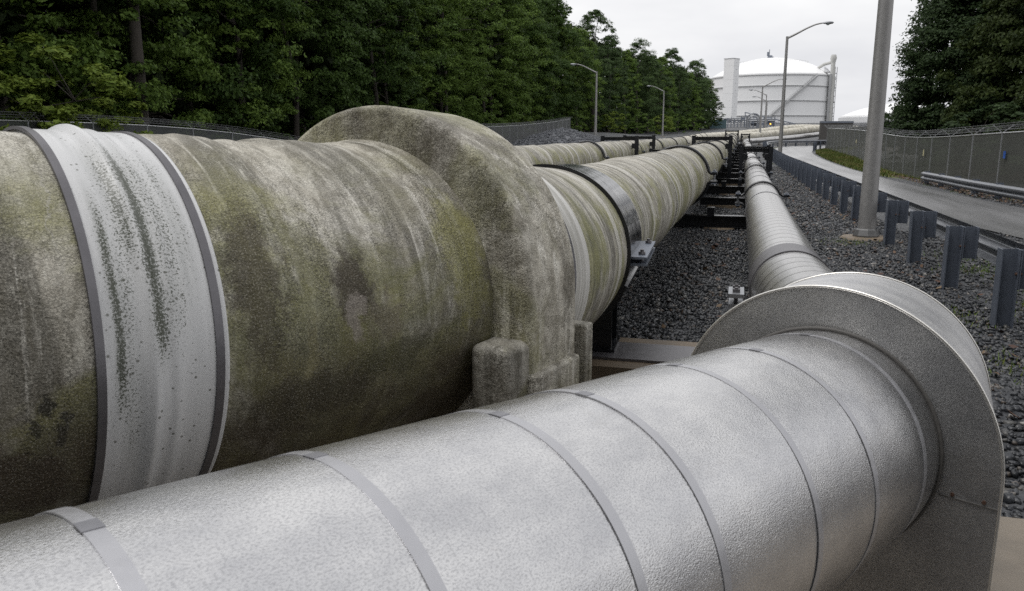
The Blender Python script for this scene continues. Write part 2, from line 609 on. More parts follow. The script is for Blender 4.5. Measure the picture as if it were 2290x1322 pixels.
def gz(x, y):
    return float(ground_z(x, y))


def smooth_path(nodes, step=0.5):
    """Catmull-Rom through 3D (or 2D) nodes, resampled to about `step`"""
    P = np.array(nodes, float)
    E = np.vstack([2 * P[0] - P[1], P, 2 * P[-1] - P[-2]])
    out = []
    for i in range(1, len(E) - 2):
        p0, p1, p2, p3 = E[i - 1:i + 3]
        L = np.linalg.norm(p2 - p1)
        n = max(2, int(L / step))
        k0, k2 = 1.0, 1.0
        d0 = max(np.linalg.norm(p1 - p0), 1e-6) ** .5
        d1 = max(L, 1e-6) ** .5
        d2 = max(np.linalg.norm(p3 - p2), 1e-6) ** .5
        m1 = (p2 - p1 + d1 * ((p1 - p0) / d0 - (p2 - p0) / (d0 + d1)))
        m2 = (p2 - p1 + d1 * ((p3 - p2) / d2 - (p3 - p1) / (d1 + d2)))
        for t in np.linspace(0, 1, n, endpoint=False):
            t2, t3 = t * t, t ** 3
            out.append((2 * t3 - 3 * t2 + 1) * p1 + (t3 - 2 * t2 + t) * m1 + (-2 * t3 + 3 * t2) * p2 + (t3 - t2) * m2)
    out.append(P[-1])
    return np.array(out)


class Path:
    def __init__(self, pts):
        self.P = np.array(pts, float)
        d = np.linalg.norm(np.diff(self.P, axis=0), axis=1)
        self.S = np.concatenate([[0], np.cumsum(d)])
        self.len = self.S[-1]

    def at(self, s):
        s = np.atleast_1d(np.asarray(s, float))
        p = np.stack([np.interp(s, self.S, self.P[:, k]) for k in range(self.P.shape[1])], 1)
        e = 0.02
        a = np.stack([np.interp(np.clip(s - e, 0, self.len), self.S, self.P[:, k]) for k in range(self.P.shape[1])], 1)
        b = np.stack([np.interp(np.clip(s + e, 0, self.len), self.S, self.P[:, k]) for k in range(self.P.shape[1])], 1)
        t = b - a
        t /= np.linalg.norm(t, axis=1)[:, None]
        return p, t

    def s_at_y(self, y):
        i = int(np.argmin(np.abs(self.P[:, 1] - y)))
        return float(self.S[i])


def frames(p, t):
    e1 = np.cross(t, [0, 0, 1.0])
    e1 /= np.linalg.norm(e1, axis=1)[:, None]
    return e1, np.cross(e1, t)


def sweep(path, ss, rad, seg=64, bumpf=None, r_uv=0.5):
    """tube along path; u = metres along, v = metres round from the top; seam at the bottom"""
    ss = np.asarray(ss, float)
    p, t = path.at(ss)
    e1, e2 = frames(p, t)
    ph = np.linspace(-math.pi, math.pi, seg + 1)
    rad = np.broadcast_to(np.asarray(rad, float), ss.shape)
    rr = np.repeat(rad[:, None], seg + 1, 1)
    if bumpf is not None:
        rr = rr + bumpf(ss[:, None], ph[None, :])
    V = p[:, None, :] + rr[..., None] * (np.sin(ph)[None, :, None] * e1[:, None, :] + np.cos(ph)[None, :, None] * e2[:, None, :])
    n, m = len(ss), seg + 1
    V = V.reshape(-1, 3)
    i = np.arange(n - 1)[:, None] * m + np.arange(seg)[None, :]
    F = np.stack([i, i + m, i + m + 1, i + 1], -1).reshape(-1, 4)
    me = quick_mesh('tube', V, F)
    uvv = np.stack([np.repeat(ss[:, None], m, 1), np.repeat(ph[None, :] * r_uv, n, 0)], -1).reshape(-1, 2)
    ul = me.uv_layers.new(name="UVMap")
    li = np.empty(len(me.loops), np.int32)
    me.loops.foreach_get("vertex_index", li)
    ul.data.foreach_set("uv", uvv[li].astype(np.float32).ravel())
    me.shade_smooth()
    return me


def ring_mesh(path, s0, s1, r0, r1, seg=96, bev=0.002, phase=None, r_uv=0.5, n=6):
    """band round the pipe with a little thickness: rises from r0 to r1 at its edges"""
    ss = np.concatenate([[s0], np.linspace(s0 + 1e-4, s1 - 1e-4, n), [s1]])
    rr = np.concatenate([[r0], np.full(n, r1), [r0]])
    me = sweep(path, ss, rr, seg, None, r_uv)
    me.set_sharp_from_angle(angle=R(40))
    return me


# ------------------------------------------------------------------ the ground sheet
def axis(lo, hi, dense):
    v = set()
    for a, b, st in dense:
        v.update(np.round(np.arange(a, b + st / 2, st), 3).tolist())
    return np.array(sorted(v))


gx = axis(0, 0, [(-1500, -400, 220), (-400, -80, 40), (-80, -30, 5), (-30, -10, 1.0), (-10, 14, 0.4), (14, 40, 1.5), (40, 100, 6), (100, 400, 40), (400, 1500, 220)])
gy = axis(0, 0, [(-400, -40, 60), (-40, 0, 4), (0, 30, 0.4), (30, 70, 0.8), (70, 150, 1.5), (150, 300, 8), (300, 700, 40), (700, 2200, 250)])
GX, GY = np.meshgrid(gx, gy)
GZ = ground_z(GX, GY)
GZ = GZ + 0.012 * np.sin(GX * 3.1 + 1.3 * np.sin(GY * 1.7)) * np.cos(GY * 2.3 + GX) * (GY < 40)
V = np.stack([GX, GY, GZ], -1).reshape(-1, 3)
nx, ny = len(gx), len(gy)
idx = np.arange(ny - 1)[:, None] * nx + np.arange(nx - 1)[None, :]
Fq = np.stack([idx, idx + 1, idx + nx + 1, idx + nx], -1).reshape(-1, 4)
gme = quick_mesh('ground', V, Fq)
gme.shade_smooth()
# land-cover mask (what the ground is made of): r grass, g leaf litter, b forest floor
xx, yy = V[:, 0], V[:, 1]
ROAD_L = [(9.5, -6), (7.6, 2), (6.0, 8), (4.8, 14.6), (4.15, 18.6), (3.3, 25), (2.98, 34), (2.9, 46), (3.0, 60), (3.15, 74), (3.6, 86), (5.0, 95), (8.0, 102), (13, 107), (22, 112)]
ROAD_R = [(13.5, -6), (11.0, 2), (9.2, 8), (7.7, 14.6), (7.0, 18.6), (6.35, 25), (5.9, 34), (5.75, 46), (5.8, 60), (6.1, 72), (6.9, 81), (8.6, 88), (11.6, 93.5), (16, 98), (24, 103)]
rr_x = np.interp(yy, [q[1] for q in ROAD_R], [q[0] for q in ROAD_R])
rl_x = np.interp(yy, [q[1] for q in ROAD_L], [q[0] for q in ROAD_L])
grass = sm(xx - rr_x, 0.15, 0.5) * (1 - sm(xx - rr_x, 2.4, 3.4)) * sm(yy, 30, 42) * (1 - sm(yy, 92, 100))
grass = np.maximum(grass, 0.85 * np.exp(-((rl_x - xx - 0.3) / 0.35) ** 2) * sm(yy, 44, 56) * (1 - sm(yy, 92, 100)))
litter = sm(xx - rr_x, 0.3, 0.9) * (1 - sm(xx - rr_x, 2.5, 3.5)) * (1 - sm(yy, 36, 44)) * 0.8
forest = np.maximum(sm(-xx, 24.5, 28), sm(xx, 10.5, 13) * (1 - sm(yy, 95, 110)))
colr = np.stack([grass, litter, forest, np.ones_like(grass)], -1)
at = gme.color_attributes.new("cover", 'FLOAT_COLOR', 'POINT')
at.data.foreach_set("color", colr.astype(np.float32).ravel())


def ground_mat():
    a = NT('gravel_ground')
    v = a.coord('Object')
    att = a.n("ShaderNodeAttribute", attribute_name="cover")
    s = a.sep(att.outputs['Vector'])
    st = a.voro(v, 17.0, 'F1', 'Color')
    gsh = a.sep(st)[0]
    c = a.ramp(gsh, (0.0, (.022, .024, .028)), (0.55, (.052, .056, .064)), (0.9, (.085, .088, .094)), (1.0, (.19, .185, .175)))
    c = a.mix(a.ramp(a.noise(v, 0.7, 5), (0.4, 0.0), (0.7, 0.4)), c, (.030, .029, .028))
    n2 = a.noise(v, 3.0, 6, 0.7)
    gm = a.smooth(a.math('ADD', s[0], a.math('MULTIPLY_ADD', n2, 0.9, -0.45)), 0.40, 0.62)
    gc = a.ramp(a.noise(v, 2.1, 5), (0.3, (.045, .070, .016)), (0.5, (.085, .105, .022)), (0.72, (.16, .135, .055)))
    c = a.mix(gm, c, gc)
    lm = a.smooth(a.math('ADD', s[1], a.math('MULTIPLY_ADD', n2, 1.2, -0.6)), 0.45, 0.65)
    lc = a.ramp(a.noise(v, 26.0, 3, 0.7), (0.35, (.060, .035, .024)), (0.5, (.13, .085, .05)), (0.65, (.085, .085, .03)))
    c = a.mix(lm, c, lc)
    fc = a.ramp(a.noise(v, 1.5, 6), (0.35, (.030, .022, .014)), (0.65, (.075, .052, .032)))
    c = a.mix(s[2], c, fc)
    h = a.voro(v, 17.0)
    nb = a.bump(h, 0.9, 0.05)
    return a.done(c, 0.48, 0, nb, 0.4)


ground = link('ground', gme, ground_mat())
tag(ground, kind='structure')


# ------------------------------------------------------------------ road
def road_mat():
    a = NT('wet_asphalt')
    v = a.coord('Object')
    tr = a.noise(a.scale(v, (1.5, 0.10, 1)), 1.0, 5, 0.6, 0.8)
    ag = a.noise(v, 60.0, 3, 0.7)
    c = a.mix(ag, (.070, .070, .073), (.14, .138, .138))
    c = a.mix(a.ramp(tr, (0.40, 0.0), (0.62, 0.75)), c, (.20, .198, .205))
    wet = a.ramp(a.noise(a.scale(v, (0.9, 0.12, 1)), 1.1, 5, 0.65), (0.36, 0.28), (0.66, 0.48))
    nb = a.bump(ag, 0.05, 0.003)
    film = a.ramp(a.noise(a.scale(v, (0.9, 0.10, 1)), 0.8, 5, 0.6), (0.30, 1.0), (0.72, 0.35))
    a.put(a.b.inputs['Coat Weight'], film)          # standing rain water
    a.b.inputs['Coat Roughness'].default_value = 0.30
    a.b.inputs['Coat IOR'].default_value = 1.33
    return a.done(c, wet, 0, nb, 0.55)


pl = Path(smooth_path(ROAD_L, 0.8))
pr = Path(smooth_path(ROAD_R, 0.8))
n = 150
A = pl.at(np.linspace(0, pl.len, n))[0]
B = pr.at(np.linspace(0, pr.len, n))[0]
V, F = [], []
NC = 9
for i in range(n):
    for k in range(NC):
        q = A[i] * (1 - k / (NC - 1)) + B[i] * (k / (NC - 1))
        crown = 0.05 * (1 - (2 * k / (NC - 1) - 1) ** 2)
        V.append((q[0], q[1], gz(q[0], q[1]) + 0.022 + crown))
for i in range(n - 1):
    for k in range(NC - 1):
        F.append((i * NC + k, i * NC + k + 1, (i + 1) * NC + k + 1, (i + 1) * NC + k))
rme = quick_mesh('road', V, F)
rme.shade_smooth()
tag(link('road', rme, road_mat()), kind='structure')

# concrete slabs under the anchors and the first supports
b = MB()
b.box((-0.35, 2.45, -0.02), (6.4, 2.62, 0.14))
tag(b.build('concrete_slab', M['pad']), 'stained brown concrete slab under the two pipe anchors, showing right of the silver collar', 'slab')
b = MB()
b.box((-1.0, 5.42, 0.06), (3.4, 0.80, 0.345))
t = thing('support_footing', 'wet brown concrete footing with a flat steel plate below the wide black band', 'footing')
b.build('footing_body', M['concrete_brown'], t)
b = MB()
b.box((-0.55, 5.40, 0.240), (2.3, 0.44, 0.020))
b.build('steel_plate', M['dark_band'], t)

# ------------------------------------------------------------------ pipe centre lines
def back_arc(x, y, z, Rb, th0, thmax, slope, L, n=200):
    P = [np.array([x, y, z])]
    th, ds = th0, L / n
    for i in range(n):
        t = np.array([math.sin(th), math.cos(th), slope])
        t /= np.linalg.norm(t)
        th = min(thmax, th + ds / Rb)
        P.append(P[-1] - t * ds)
    return P[::-1]


def far_nodes(xs, zs, turn):
    """nodes from y=31 on: rising with the ground, then the turn to the right, up the slope"""
    out = []
    for y, x in xs:
        out.append((x, y, zs + 0.6 * float(sm(y, 42, 108))))
    x0, y0, z0 = out[-1]
    for dx, dy, dz in turn:
        out.append((x0 + dx, y0 + dy, z0 + dz))
    return out


TURN = [(0.6, 3.0, 0.05), (2.4, 5.6, 0.18), (6.0, 10.0, 0.55), (11.0, 16.0, 1.15), (15, 22, 1.2), (18, 29, 1.0)]
# mossy front pipe
BIG_R = 0.521
near = back_arc(-1.293, 2.639, 1.143, 4.568, 0.294, 0.523, -0.048, 9.0)
near_len = 9.0
big_nodes = [(-1.235, 2.84, 1.135), (-1.175, 3.1, 1.12), (-1.125, 3.45, 1.085), (-1.118, 3.85, 1.045), (-1.14, 4.9, .985), (-1.17, 6.2, .96), (-1.11, 10, .955), (-1.03, 15.6, .957)]
big_nodes += far_nodes([(31, -.90), (50, -.75), (75, -.58), (101, -.38)], .965, TURN)
big = Path(np.vstack([np.array(near)[:-1], smooth_path([near[-1]] + big_nodes, 0.15)]))
BIG_S = near_len
# silver pipe
SIL_R = 0.300
nears = back_arc(0.25, 2.222, 0.892, 1.136, 0.406, 0.499, -0.065, 8.0)
sil_nodes = [(0.34, 2.52, .855), (.43, 3.05, .79), (.47, 4.2, .69), (.445, 6.3, .573), (.455, 8, .555), (.47, 12, .555), (.50, 17.5, .56)]
sil_nodes += far_nodes([(27, .58), (50, .72), (75, .88), (98, 1.05)], .565, [(0.8, 3.2, 0.05), (2.6, 5.8, 0.2), (6.2, 10, 0.5), (11, 16, 1.05), (15, 22, 1.1), (18, 29, 1.0)])
sil = Path(np.vstack([np.array(nears)[:-1], smooth_path([nears[-1]] + sil_nodes, 0.15)]))
SIL_S = 8.0
# pipes behind
MID_R = 0.38
mid = Path(smooth_path([(-5.2, -1.0, .70), (-3.6, 2.2, .68), (-2.95, 3.8, .67), (-2.75, 6, .66), (-2.70, 14.6, .66)] +
                       far_nodes([(31, -2.45), (60, -2.2), (100, -1.9)], .665, TURN), 0.2))
LEFT_R = 0.53
left = Path(smooth_path([(-8.2, -2.0, 1.02), (-5.9, 2.2, 1.0), (-4.85, 4.6, .985), (-4.55, 8, .975), (-4.48, 22, .975)] +
                        far_nodes([(31, -4.38), (60, -4.12), (103, -3.7)], .985, TURN), 0.2))


def lumps(amp, k=1.0):
    def f(s, ph):
        return amp * (np.sin(s * 5.1 * k + 1.7 * np.sin(ph * 2 + s)) * 0.5 + 0.5 * np.sin(s * 13.0 * k + 2.0 * np.cos(ph + 0.7)) +
                      0.35 * np.sin(ph * 5 + s * 3.1) + 0.25 * np.sin(ph * 9 - s * 7.7) * np.cos(s * 17))
    return f


# --- mossy pipe
pipe_big = thing('pipeline', 'thickest mossy grey-green pipe bending in from the left through the rounded concrete collar', 'pipe', (-1.2, 4, 0))
inv = Vector((1.2, -4, 0))


def part(name, me, mat, parent, off):
    return link(name, me, mat, parent, off)


ss = np.concatenate([np.arange(0, 5.5, 0.1), np.arange(5.5, 9.2, 0.022)])


def big_near_r(s):
    d = BIG_S - s                                   # metres before the collar
    r = np.full_like(s, BIG_R)
    r += 0.030 * np.exp(-np.clip(d, 0, 9) / 0.05)   # fillet at the collar
    r -= 0.004 * sm(d, 0.2, 0.4)
    r += 0.007 * ((np.floor((d + 0.03) / 0.17) % 2) < 1) * (d < 0.84)
    for d0 in (0.30, 0.45, 0.58, 0.72):             # overlapping gore seams
        r += 0.006 * np.exp(-((d - d0) / 0.014) ** 2)
    return r


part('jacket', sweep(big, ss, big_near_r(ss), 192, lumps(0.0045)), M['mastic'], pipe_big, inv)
ss = np.arange(BIG_S + 0.15, big.len, 0.12)
yb = big.at(ss)[0][:, 1]
rb = np.full_like(ss, 0.522) + 0.004 * np.sin(ss * 1.3)
for k in range(60):
    s0 = BIG_S + 0.9 + k * 2.45
    rb += 0.011 * np.exp(-((ss - s0) / 0.10) ** 2)
iy = int(np.argmin(np.abs(yb - 62)))
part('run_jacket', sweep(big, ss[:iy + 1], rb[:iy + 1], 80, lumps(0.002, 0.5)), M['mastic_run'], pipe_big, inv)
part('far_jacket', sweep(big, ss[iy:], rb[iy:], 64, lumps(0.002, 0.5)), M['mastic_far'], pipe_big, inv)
s_a, s_b = BIG_S - 1.115, BIG_S - 0.872
ss = np.linspace(s_a - 0.006, s_b + 0.026, 60)
rw = np.full_like(ss, BIG_R + 0.004)
rw[0] = rw[-1] = BIG_R - 0.02
rw += 0.017 * np.exp(-((ss - (s_a + 0.105)) / 0.018) ** 2) + 0.007 * np.exp(-((ss - (s_a + 0.15)) / 0.012) ** 2)
part('white_sleeve', sweep(big, ss, rw, 192, lumps(0.0007)), M['white_jacket'], pipe_big, inv)
for s0 in (s_a, s_b):
    part('strap', ring_mesh(big, s0 - 0.0095, s0 + 0.0095, BIG_R, BIG_R + 0.0085, 160), M['dark_band'], pipe_big, inv)
s1, s2 = big.s_at_y(3.32), big.s_at_y(3.74)
part('painted_strip', ring_mesh(big, s1 + 0.02, s1 + 0.20, 0.52, 0.532, 128, n=8), M['strip'], pipe_big, inv)
part('strap', ring_mesh(big, s1 - 0.005, s1 + 0.017, 0.52, 0.537, 128), M['dark_band'], pipe_big, inv)
for y in (9.0, 11.4):
    s0 = big.s_at_y(y)
    part('painted_strip', ring_mesh(big, s0, s0 + 0.06, 0.52, 0.534, 96), M['strip'], pipe_big, inv)
for y in (18.2, 21.3, 28.4, 33.0, 38.0, 46.0, 56.0, 66.0, 78.0, 90.0):
    s0 = big.s_at_y(y)
    part('painted_strip', ring_mesh(big, s0, s0 + 0.09, 0.52, 0.534, 64), M['strip'], pipe_big, inv)

# --- silver pipe
pipe_sil = thing('pipeline', 'silver aluminium-clad pipe with narrow straps crossing the foreground through the flanged metal collar', 'pipe', (0.4, 4, 0))
inv = Vector((-0.4, -4, 0))
ss = np.concatenate([np.arange(0, 4.0, 0.1), np.arange(4.0, 8.25, 0.03)])
rs = np.full_like(ss, SIL_R)
bands = [.113, .415, .699, 1.037, 1.242, 1.559, 1.848, 2.16, 2.50, 2.85, 3.2]
for k, d0 in enumerate(bands):
    rs -= 0.0009 * np.exp(-((ss - (SIL_S - d0 + 0.013)) / 0.008) ** 2)
part('jacket', sweep(sil, ss, rs, 160, lumps(0.0009)), M['emboss'], pipe_sil, inv)
for k, d0 in enumerate(bands):
    s0 = SIL_S - d0
    w = 0.0105
    bo = part('strap', ring_mesh(sil, s0 - w, s0 + w, SIL_R - 0.0005, SIL_R + 0.0014, 160, r_uv=0.3), M['band'], pipe_sil, inv)
    # buckle seal lying on the strap
    p, tt = sil.at([s0])
    e1, e2 = frames(p, tt)
    ph0 = -0.10 + 0.07 * math.sin(k * 2.3)
    mb = MB()
    P, F = [], []
    for i, rr_ in enumerate((SIL_R + 0.001, SIL_R + 0.0022)):
        for j in range(5):
            ph = ph0 + 0.085 * j / 4
            for q in (-0.0115, 0.0115):
                P.append(p[0] + tt[0] * q + rr_ * (math.sin(ph) * e1[0] + math.cos(ph) * e2[0]))
    for j in range(4):
        F.append((10 + 2 * j, 11 + 2 * j, 13 + 2 * j, 12 + 2 * j))
        F.append((2 * j, 2 * j + 2, 12 + 2 * j, 10 + 2 * j)[::-1] if False else (2 * j, 10 + 2 * j, 12 + 2 * j, 2 * j + 2))
        F.append((2 * j + 1, 2 * j + 3, 13 + 2 * j, 11 + 2 * j))
    F.append((0, 1, 11, 10))
    F.append((8, 18, 19, 9))
    mb.add(P, F)
    mb.build('buckle', M['band_clip'], bo)
# caulk ring where it enters the collar
p, tt = sil.at([SIL_S - 0.004])
e1, e2 = frames(p, tt)
mb = MB()
mb.tube([p[0] + (SIL_R + .003) * (math.sin(q) * e1[0] + math.cos(q) * e2[0]) for q in np.linspace(0, 2 * math.pi, 97)], 0.0055, 8, False)
part('caulk_ring', mb.mesh('caulk_ring', 60), M['caulk'], pipe_sil, inv)
s0, s1 = SIL_S + 0.3, sil.s_at_y(27.5)
ss = np.arange(s0, s1, 0.035)
part('run_jacket', sweep(sil, ss, SIL_R - 0.004 + 0.0 * ss, 72, r_uv=0.3), M['alu'], pipe_sil, inv)
ss = np.arange(s1 - 0.035, sil.len, 0.15)
part('far_jacket', sweep(sil, ss, SIL_R + 0.02 * np.exp(-((ss - s1 - 1.2) / 1.0) ** 2), 48, r_uv=0.3), M['alu_far'], pipe_sil, inv)
sb = sil.s_at_y(6.18)
part('wide_band', ring_mesh(sil, sb - 0.02, sb + 0.55, SIL_R - 0.004, SIL_R + 0.006, 96, n=10), M['dark_band'], pipe_sil, inv)
for y in (13.2, 18.5, 20.6, 23.0, 26.0):
    s0 = sil.s_at_y(y)
    part('joint_strap', ring_mesh(sil, s0, s0 + 0.06, SIL_R - 0.004, SIL_R + 0.006, 64), M['band'], pipe_sil, inv)
for y in (32, 37, 43, 50, 58, 66, 76, 88):
    s0 = sil.s_at_y(y)
    part('joint_strap', ring_mesh(sil, s0, s0 + 0.10, SIL_R, SIL_R + 0.012, 48), M['dark_band'], pipe_sil, inv)

# --- pipes behind
pipe_left = thing('pipeline', 'farthest-left thick mossy pipe running under the black gantries', 'pipe', (-4.5, 8, 0))
inv = Vector((4.5, -8, 0))
ss = np.arange(0, left.len, 0.12)
yl = left.at(ss)[0][:, 1]
rl = np.full_like(ss, LEFT_R) + 0.004 * np.sin(ss * 1.1)
for k in range(60):
    rl += 0.012 * np.exp(-((ss - 1.3 - k * 2.45) / 0.1) ** 2)
rl += 0.05 * sm(yl, 33.0, 33.3) * (1 - sm(yl, 36.2, 36.6))
iy = int(np.argmin(np.abs(yl - 62)))
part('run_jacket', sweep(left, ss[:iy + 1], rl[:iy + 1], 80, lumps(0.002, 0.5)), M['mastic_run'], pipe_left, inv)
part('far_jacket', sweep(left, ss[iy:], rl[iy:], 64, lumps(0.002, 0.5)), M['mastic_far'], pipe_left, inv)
for y in (20.8, 25.4, 28.8, 41, 47, 55, 64, 76, 90):
    s0 = left.s_at_y(y)
    part('painted_strip', ring_mesh(left, s0, s0 + 0.13, LEFT_R, LEFT_R + 0.018, 64), M['strip'], pipe_left, inv)
pipe_mid = thing('pipeline', 'lower narrow mossy pipe half hidden between the two thick mossy pipes', 'pipe', (-2.7, 8, 0))
inv = Vector((2.7, -8, 0))
ss = np.arange(0, mid.len, 0.15)
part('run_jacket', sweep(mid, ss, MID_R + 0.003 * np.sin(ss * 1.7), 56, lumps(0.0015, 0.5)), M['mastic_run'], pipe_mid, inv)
for y in (12.0, 19.0, 26.0, 40, 55):
    s0 = mid.s_at_y(y)
    part('painted_strip', ring_mesh(mid, s0, s0 + 0.1, MID_R, MID_R + 0.012, 48), M['strip'], pipe_mid, inv)


# ------------------------------------------------------------------ anchor collars
def collar(front, back, bev, mat, name, parent, zbot=0.0, n=64, nside=8):
    """front/back = (centre, heading, radius): arch on straight sides, lofted; rounded arrises of size bev"""
    def prof(c, th, r, off):
        e1 = np.array([math.cos(th), -math.sin(th), 0])
        T = np.array([math.sin(th), math.cos(th), 0])
        c = np.array(c) + T * off
        P = []
        for k in range(nside):
            P.append(c + e1 * r + np.array([0, 0, 1]) * ((zbot - c[2]) * (1 - k / nside)))
        for k in range(n + 1):
            a = math.pi * k / n
            P.append(c + r * (e1 * math.cos(a) + np.array([0, 0, 1]) * math.sin(a)))
        for k in range(nside):
            P.append(c - e1 * r + np.array([0, 0, 1]) * ((zbot - c[2]) * ((k + 1) / nside)))
        return P
    rings = []
    (c0, t0, r0), (c1, t1, r1) = front, back
    K = 5
    for k in range(K + 1):
        a = math.pi / 2 * k / K
        rings.append(prof(c0, t0, r0 - bev * (1 - math.sin(a)), bev * (1 - math.cos(a))))
    Fm, Bm = np.array(prof(c0, t0, r0, bev)), np.array(prof(c1, t1, r1, -bev))
    for k in range(1, 8):
        w = k / 8
        rings.append(list(Fm * (1 - w) + Bm * w))
    for k in range(K + 1):
        a = math.pi / 2 * (1 - k / K)
        rings.append(prof(c1, t1, r1 - bev * (1 - math.sin(a)), -bev * (1 - math.cos(a))))
    m = len(rings[0])
    mb = MB()
    P = [q for rg in rings for q in rg]
    F = []
    for i in range(len(rings) - 1):
        for k in range(m - 1):
            F.append((i * m + k, i * m + k + 1, (i + 1) * m + k + 1, (i + 1) * m + k))
    # end faces: strips between mirrored points, plus centre column for a good fill
    for o, rev in ((0, False), ((len(rings) - 1) * m, True)):
        for k in range(m // 2):
            q = (o + k, o + k + 1, o + m - 2 - k, o + m - 1 - k)
            q = tuple(dict.fromkeys(q))
            if len(q) >= 3:
                F.append(q[::-1] if not rev else q)
    mb.add(P, F)
    return mb.build(name, mat, parent, 35)


anchor = thing('anchor_block', 'rounded mossy concrete collar gripping the thickest pipe on its own pier', 'pipe anchor', (-1.2, 2.8, 0))
inv = Vector((1.2, -2.8, 0))
thb = 0.255
o = collar(((-1.227, 2.622, 1.176), thb, .63), ((-1.135, 2.965, 1.163), thb, .627), 0.024, M['mastic_block'], 'collar_body', anchor, 0.05)
o.location = inv


def local(c, th, x, y, z):
    return (c[0] + x * math.cos(th) + y * math.sin(th), c[1] - x * math.sin(th) + y * math.cos(th), z)


def rounded_box(w, d, z0, z1, bev):
    """box with rounded vertical arrises and top, local coordinates"""
    mb = MB()
    P, F = [], []
    lev = [(z0, 0.0)] + [(z1 - bev + bev * math.sin(a), bev * (1 - math.cos(a))) for a in np.linspace(0, math.pi / 2, 6)]
    for z, ins in lev:
        for cx, cy, a0 in ((1, -1, -90), (1, 1, 0), (-1, 1, 90), (-1, -1, 180)):
            for k in range(6):
                a = R(a0 + 90 * k / 5)
                rb_ = max(bev - ins, 0.004)
                P.append((cx * (w / 2 - bev) + rb_ * math.cos(a), cy * (d / 2 - bev) + rb_ * math.sin(a), z))
    m = 24
    for i in range(len(lev) - 1):
        for k in range(m):
            k2 = (k + 1) % m
            F.append((i * m + k, i * m + k2, (i + 1) * m + k2, (i + 1) * m + k))
    F.append(tuple((len(lev) - 1) * m + k for k in range(m)))
    mb.add(P, F)
    return mb


c = (-1.227, 2.622)
ob = rounded_box(0.15, 0.24, 0.0, 1.045, 0.030).build('buttress', M['mastic_foot'], anchor, 50)
q = local(c, thb, 0.548, -0.005, 0.0)
ob.location = Vector(q) + inv
ob.rotation_euler = (0, 0, -thb)
ob = rounded_box(0.06, 0.335, 0.0, 0.93, 0.014).build('lower_casing', M['mastic_block'], anchor, 50)
q = local(c, thb, 0.628, 0.165, 0.0)
ob.location = Vector(q) + inv
ob.rotation_euler = (0, 0, -thb)
ob = rounded_box(0.075, 0.060, 0.0, 1.03, 0.010).build('end_plate', M['mastic_pier'], anchor, 50)
q = local(c, thb, 0.628, 0.392, 0.0)
ob.location = Vector(q) + inv
ob.rotation_euler = (0, 0, -thb)

cover = thing('anchor_cover', 'embossed silver metal collar box with arched top around the foreground pipe', 'pipe anchor', (0.35, 2.6, 0))
inv = Vector((-0.35, -2.6, 0))
SF = ((0.262, 2.250, 0.868), 0.45, 0.438)
SB = ((0.425, 2.96, 0.80), 0.19, 0.435)
o = collar(SF, SB, 0.004, M['emboss_plate'], 'collar_body', cover, 0.05, 80)
o.location = inv
for (cc, th, r), nm in ((SF, 'front'), (SB, 'back')):
    e1 = np.array([math.cos(th), -math.sin(th), 0])
    pts = []
    for k in range(5):
        pts.append(np.array(cc) + e1 * (r + .001) + np.array([0, 0, 1]) * ((0.05 - cc[2]) * (1 - k / 5)))
    for k in range(81):
        an = math.pi * k / 80
        pts.append(np.array(cc) + (r + .001) * (e1 * math.cos(an) + np.array([0, 0, 1]) * math.sin(an)))
    for k in range(5):
        pts.append(np.array(cc) - e1 * (r + .001) + np.array([0, 0, 1]) * ((0.05 - cc[2]) * ((k + 1) / 5)))
    mb = MB()
    mb.tube(pts, 0.0042, 8)
    mb.build('rolled_rim', M['rim'], cover, 60, inv)
cc, th, r = SF
e1 = np.array([math.cos(th), -math.sin(th), 0])
T = np.array([math.sin(th), math.cos(th), 0])
mb = MB()
a_ = np.array(cc) + e1 * 0.305 + np.array([0, 0, -.055]) - T * 0.001
b_ = np.array(cc) + e1 * 0.436 + np.array([0, 0, -.058]) - T * 0.001
mb.bar(a_, b_, 0.004, 0.0035)
mb.build('seam', M['caulk'], cover, None, inv)
for k in (0.335, 0.405):
    mb = MB()
    q = np.array(cc) + e1 * k + np.array([0, 0, -.047])
    mb.tube([q - T * 0.003, q + T * 0.003], 0.005, 10)
    mb.build('rivet', M['rust'], cover, 60, inv)


# ------------------------------------------------------------------ supports, clamps, gantries
ORD = ['first', 'second', 'third', 'fourth', 'fifth', 'sixth', 'seventh', 'eighth', 'ninth', 'tenth', 'eleventh', 'twelfth', 'thirteenth', 'fourteenth', 'fifteenth', 'sixteenth', 'seventeenth', 'eighteenth', 'nineteenth', 'twentieth', 'twenty-first', 'twenty-second', 'twenty-third', 'twenty-fourth', 'twenty-fifth', 'twenty-sixth', 'twenty-seventh', 'twenty-eighth', 'twenty-ninth', 'thirtieth', 'thirty-first', 'thirty-second', 'thirty-third', 'thirty-fourth', 'thirty-fifth', 'thirty-sixth', 'thirty-seventh', 'thirty-eighth', 'thirty-ninth', 'fortieth']
YS = [15.5, 24.8, 34.0, 43.2, 52.4, 61.6, 70.8, 80.0, 89.2, 98.4]


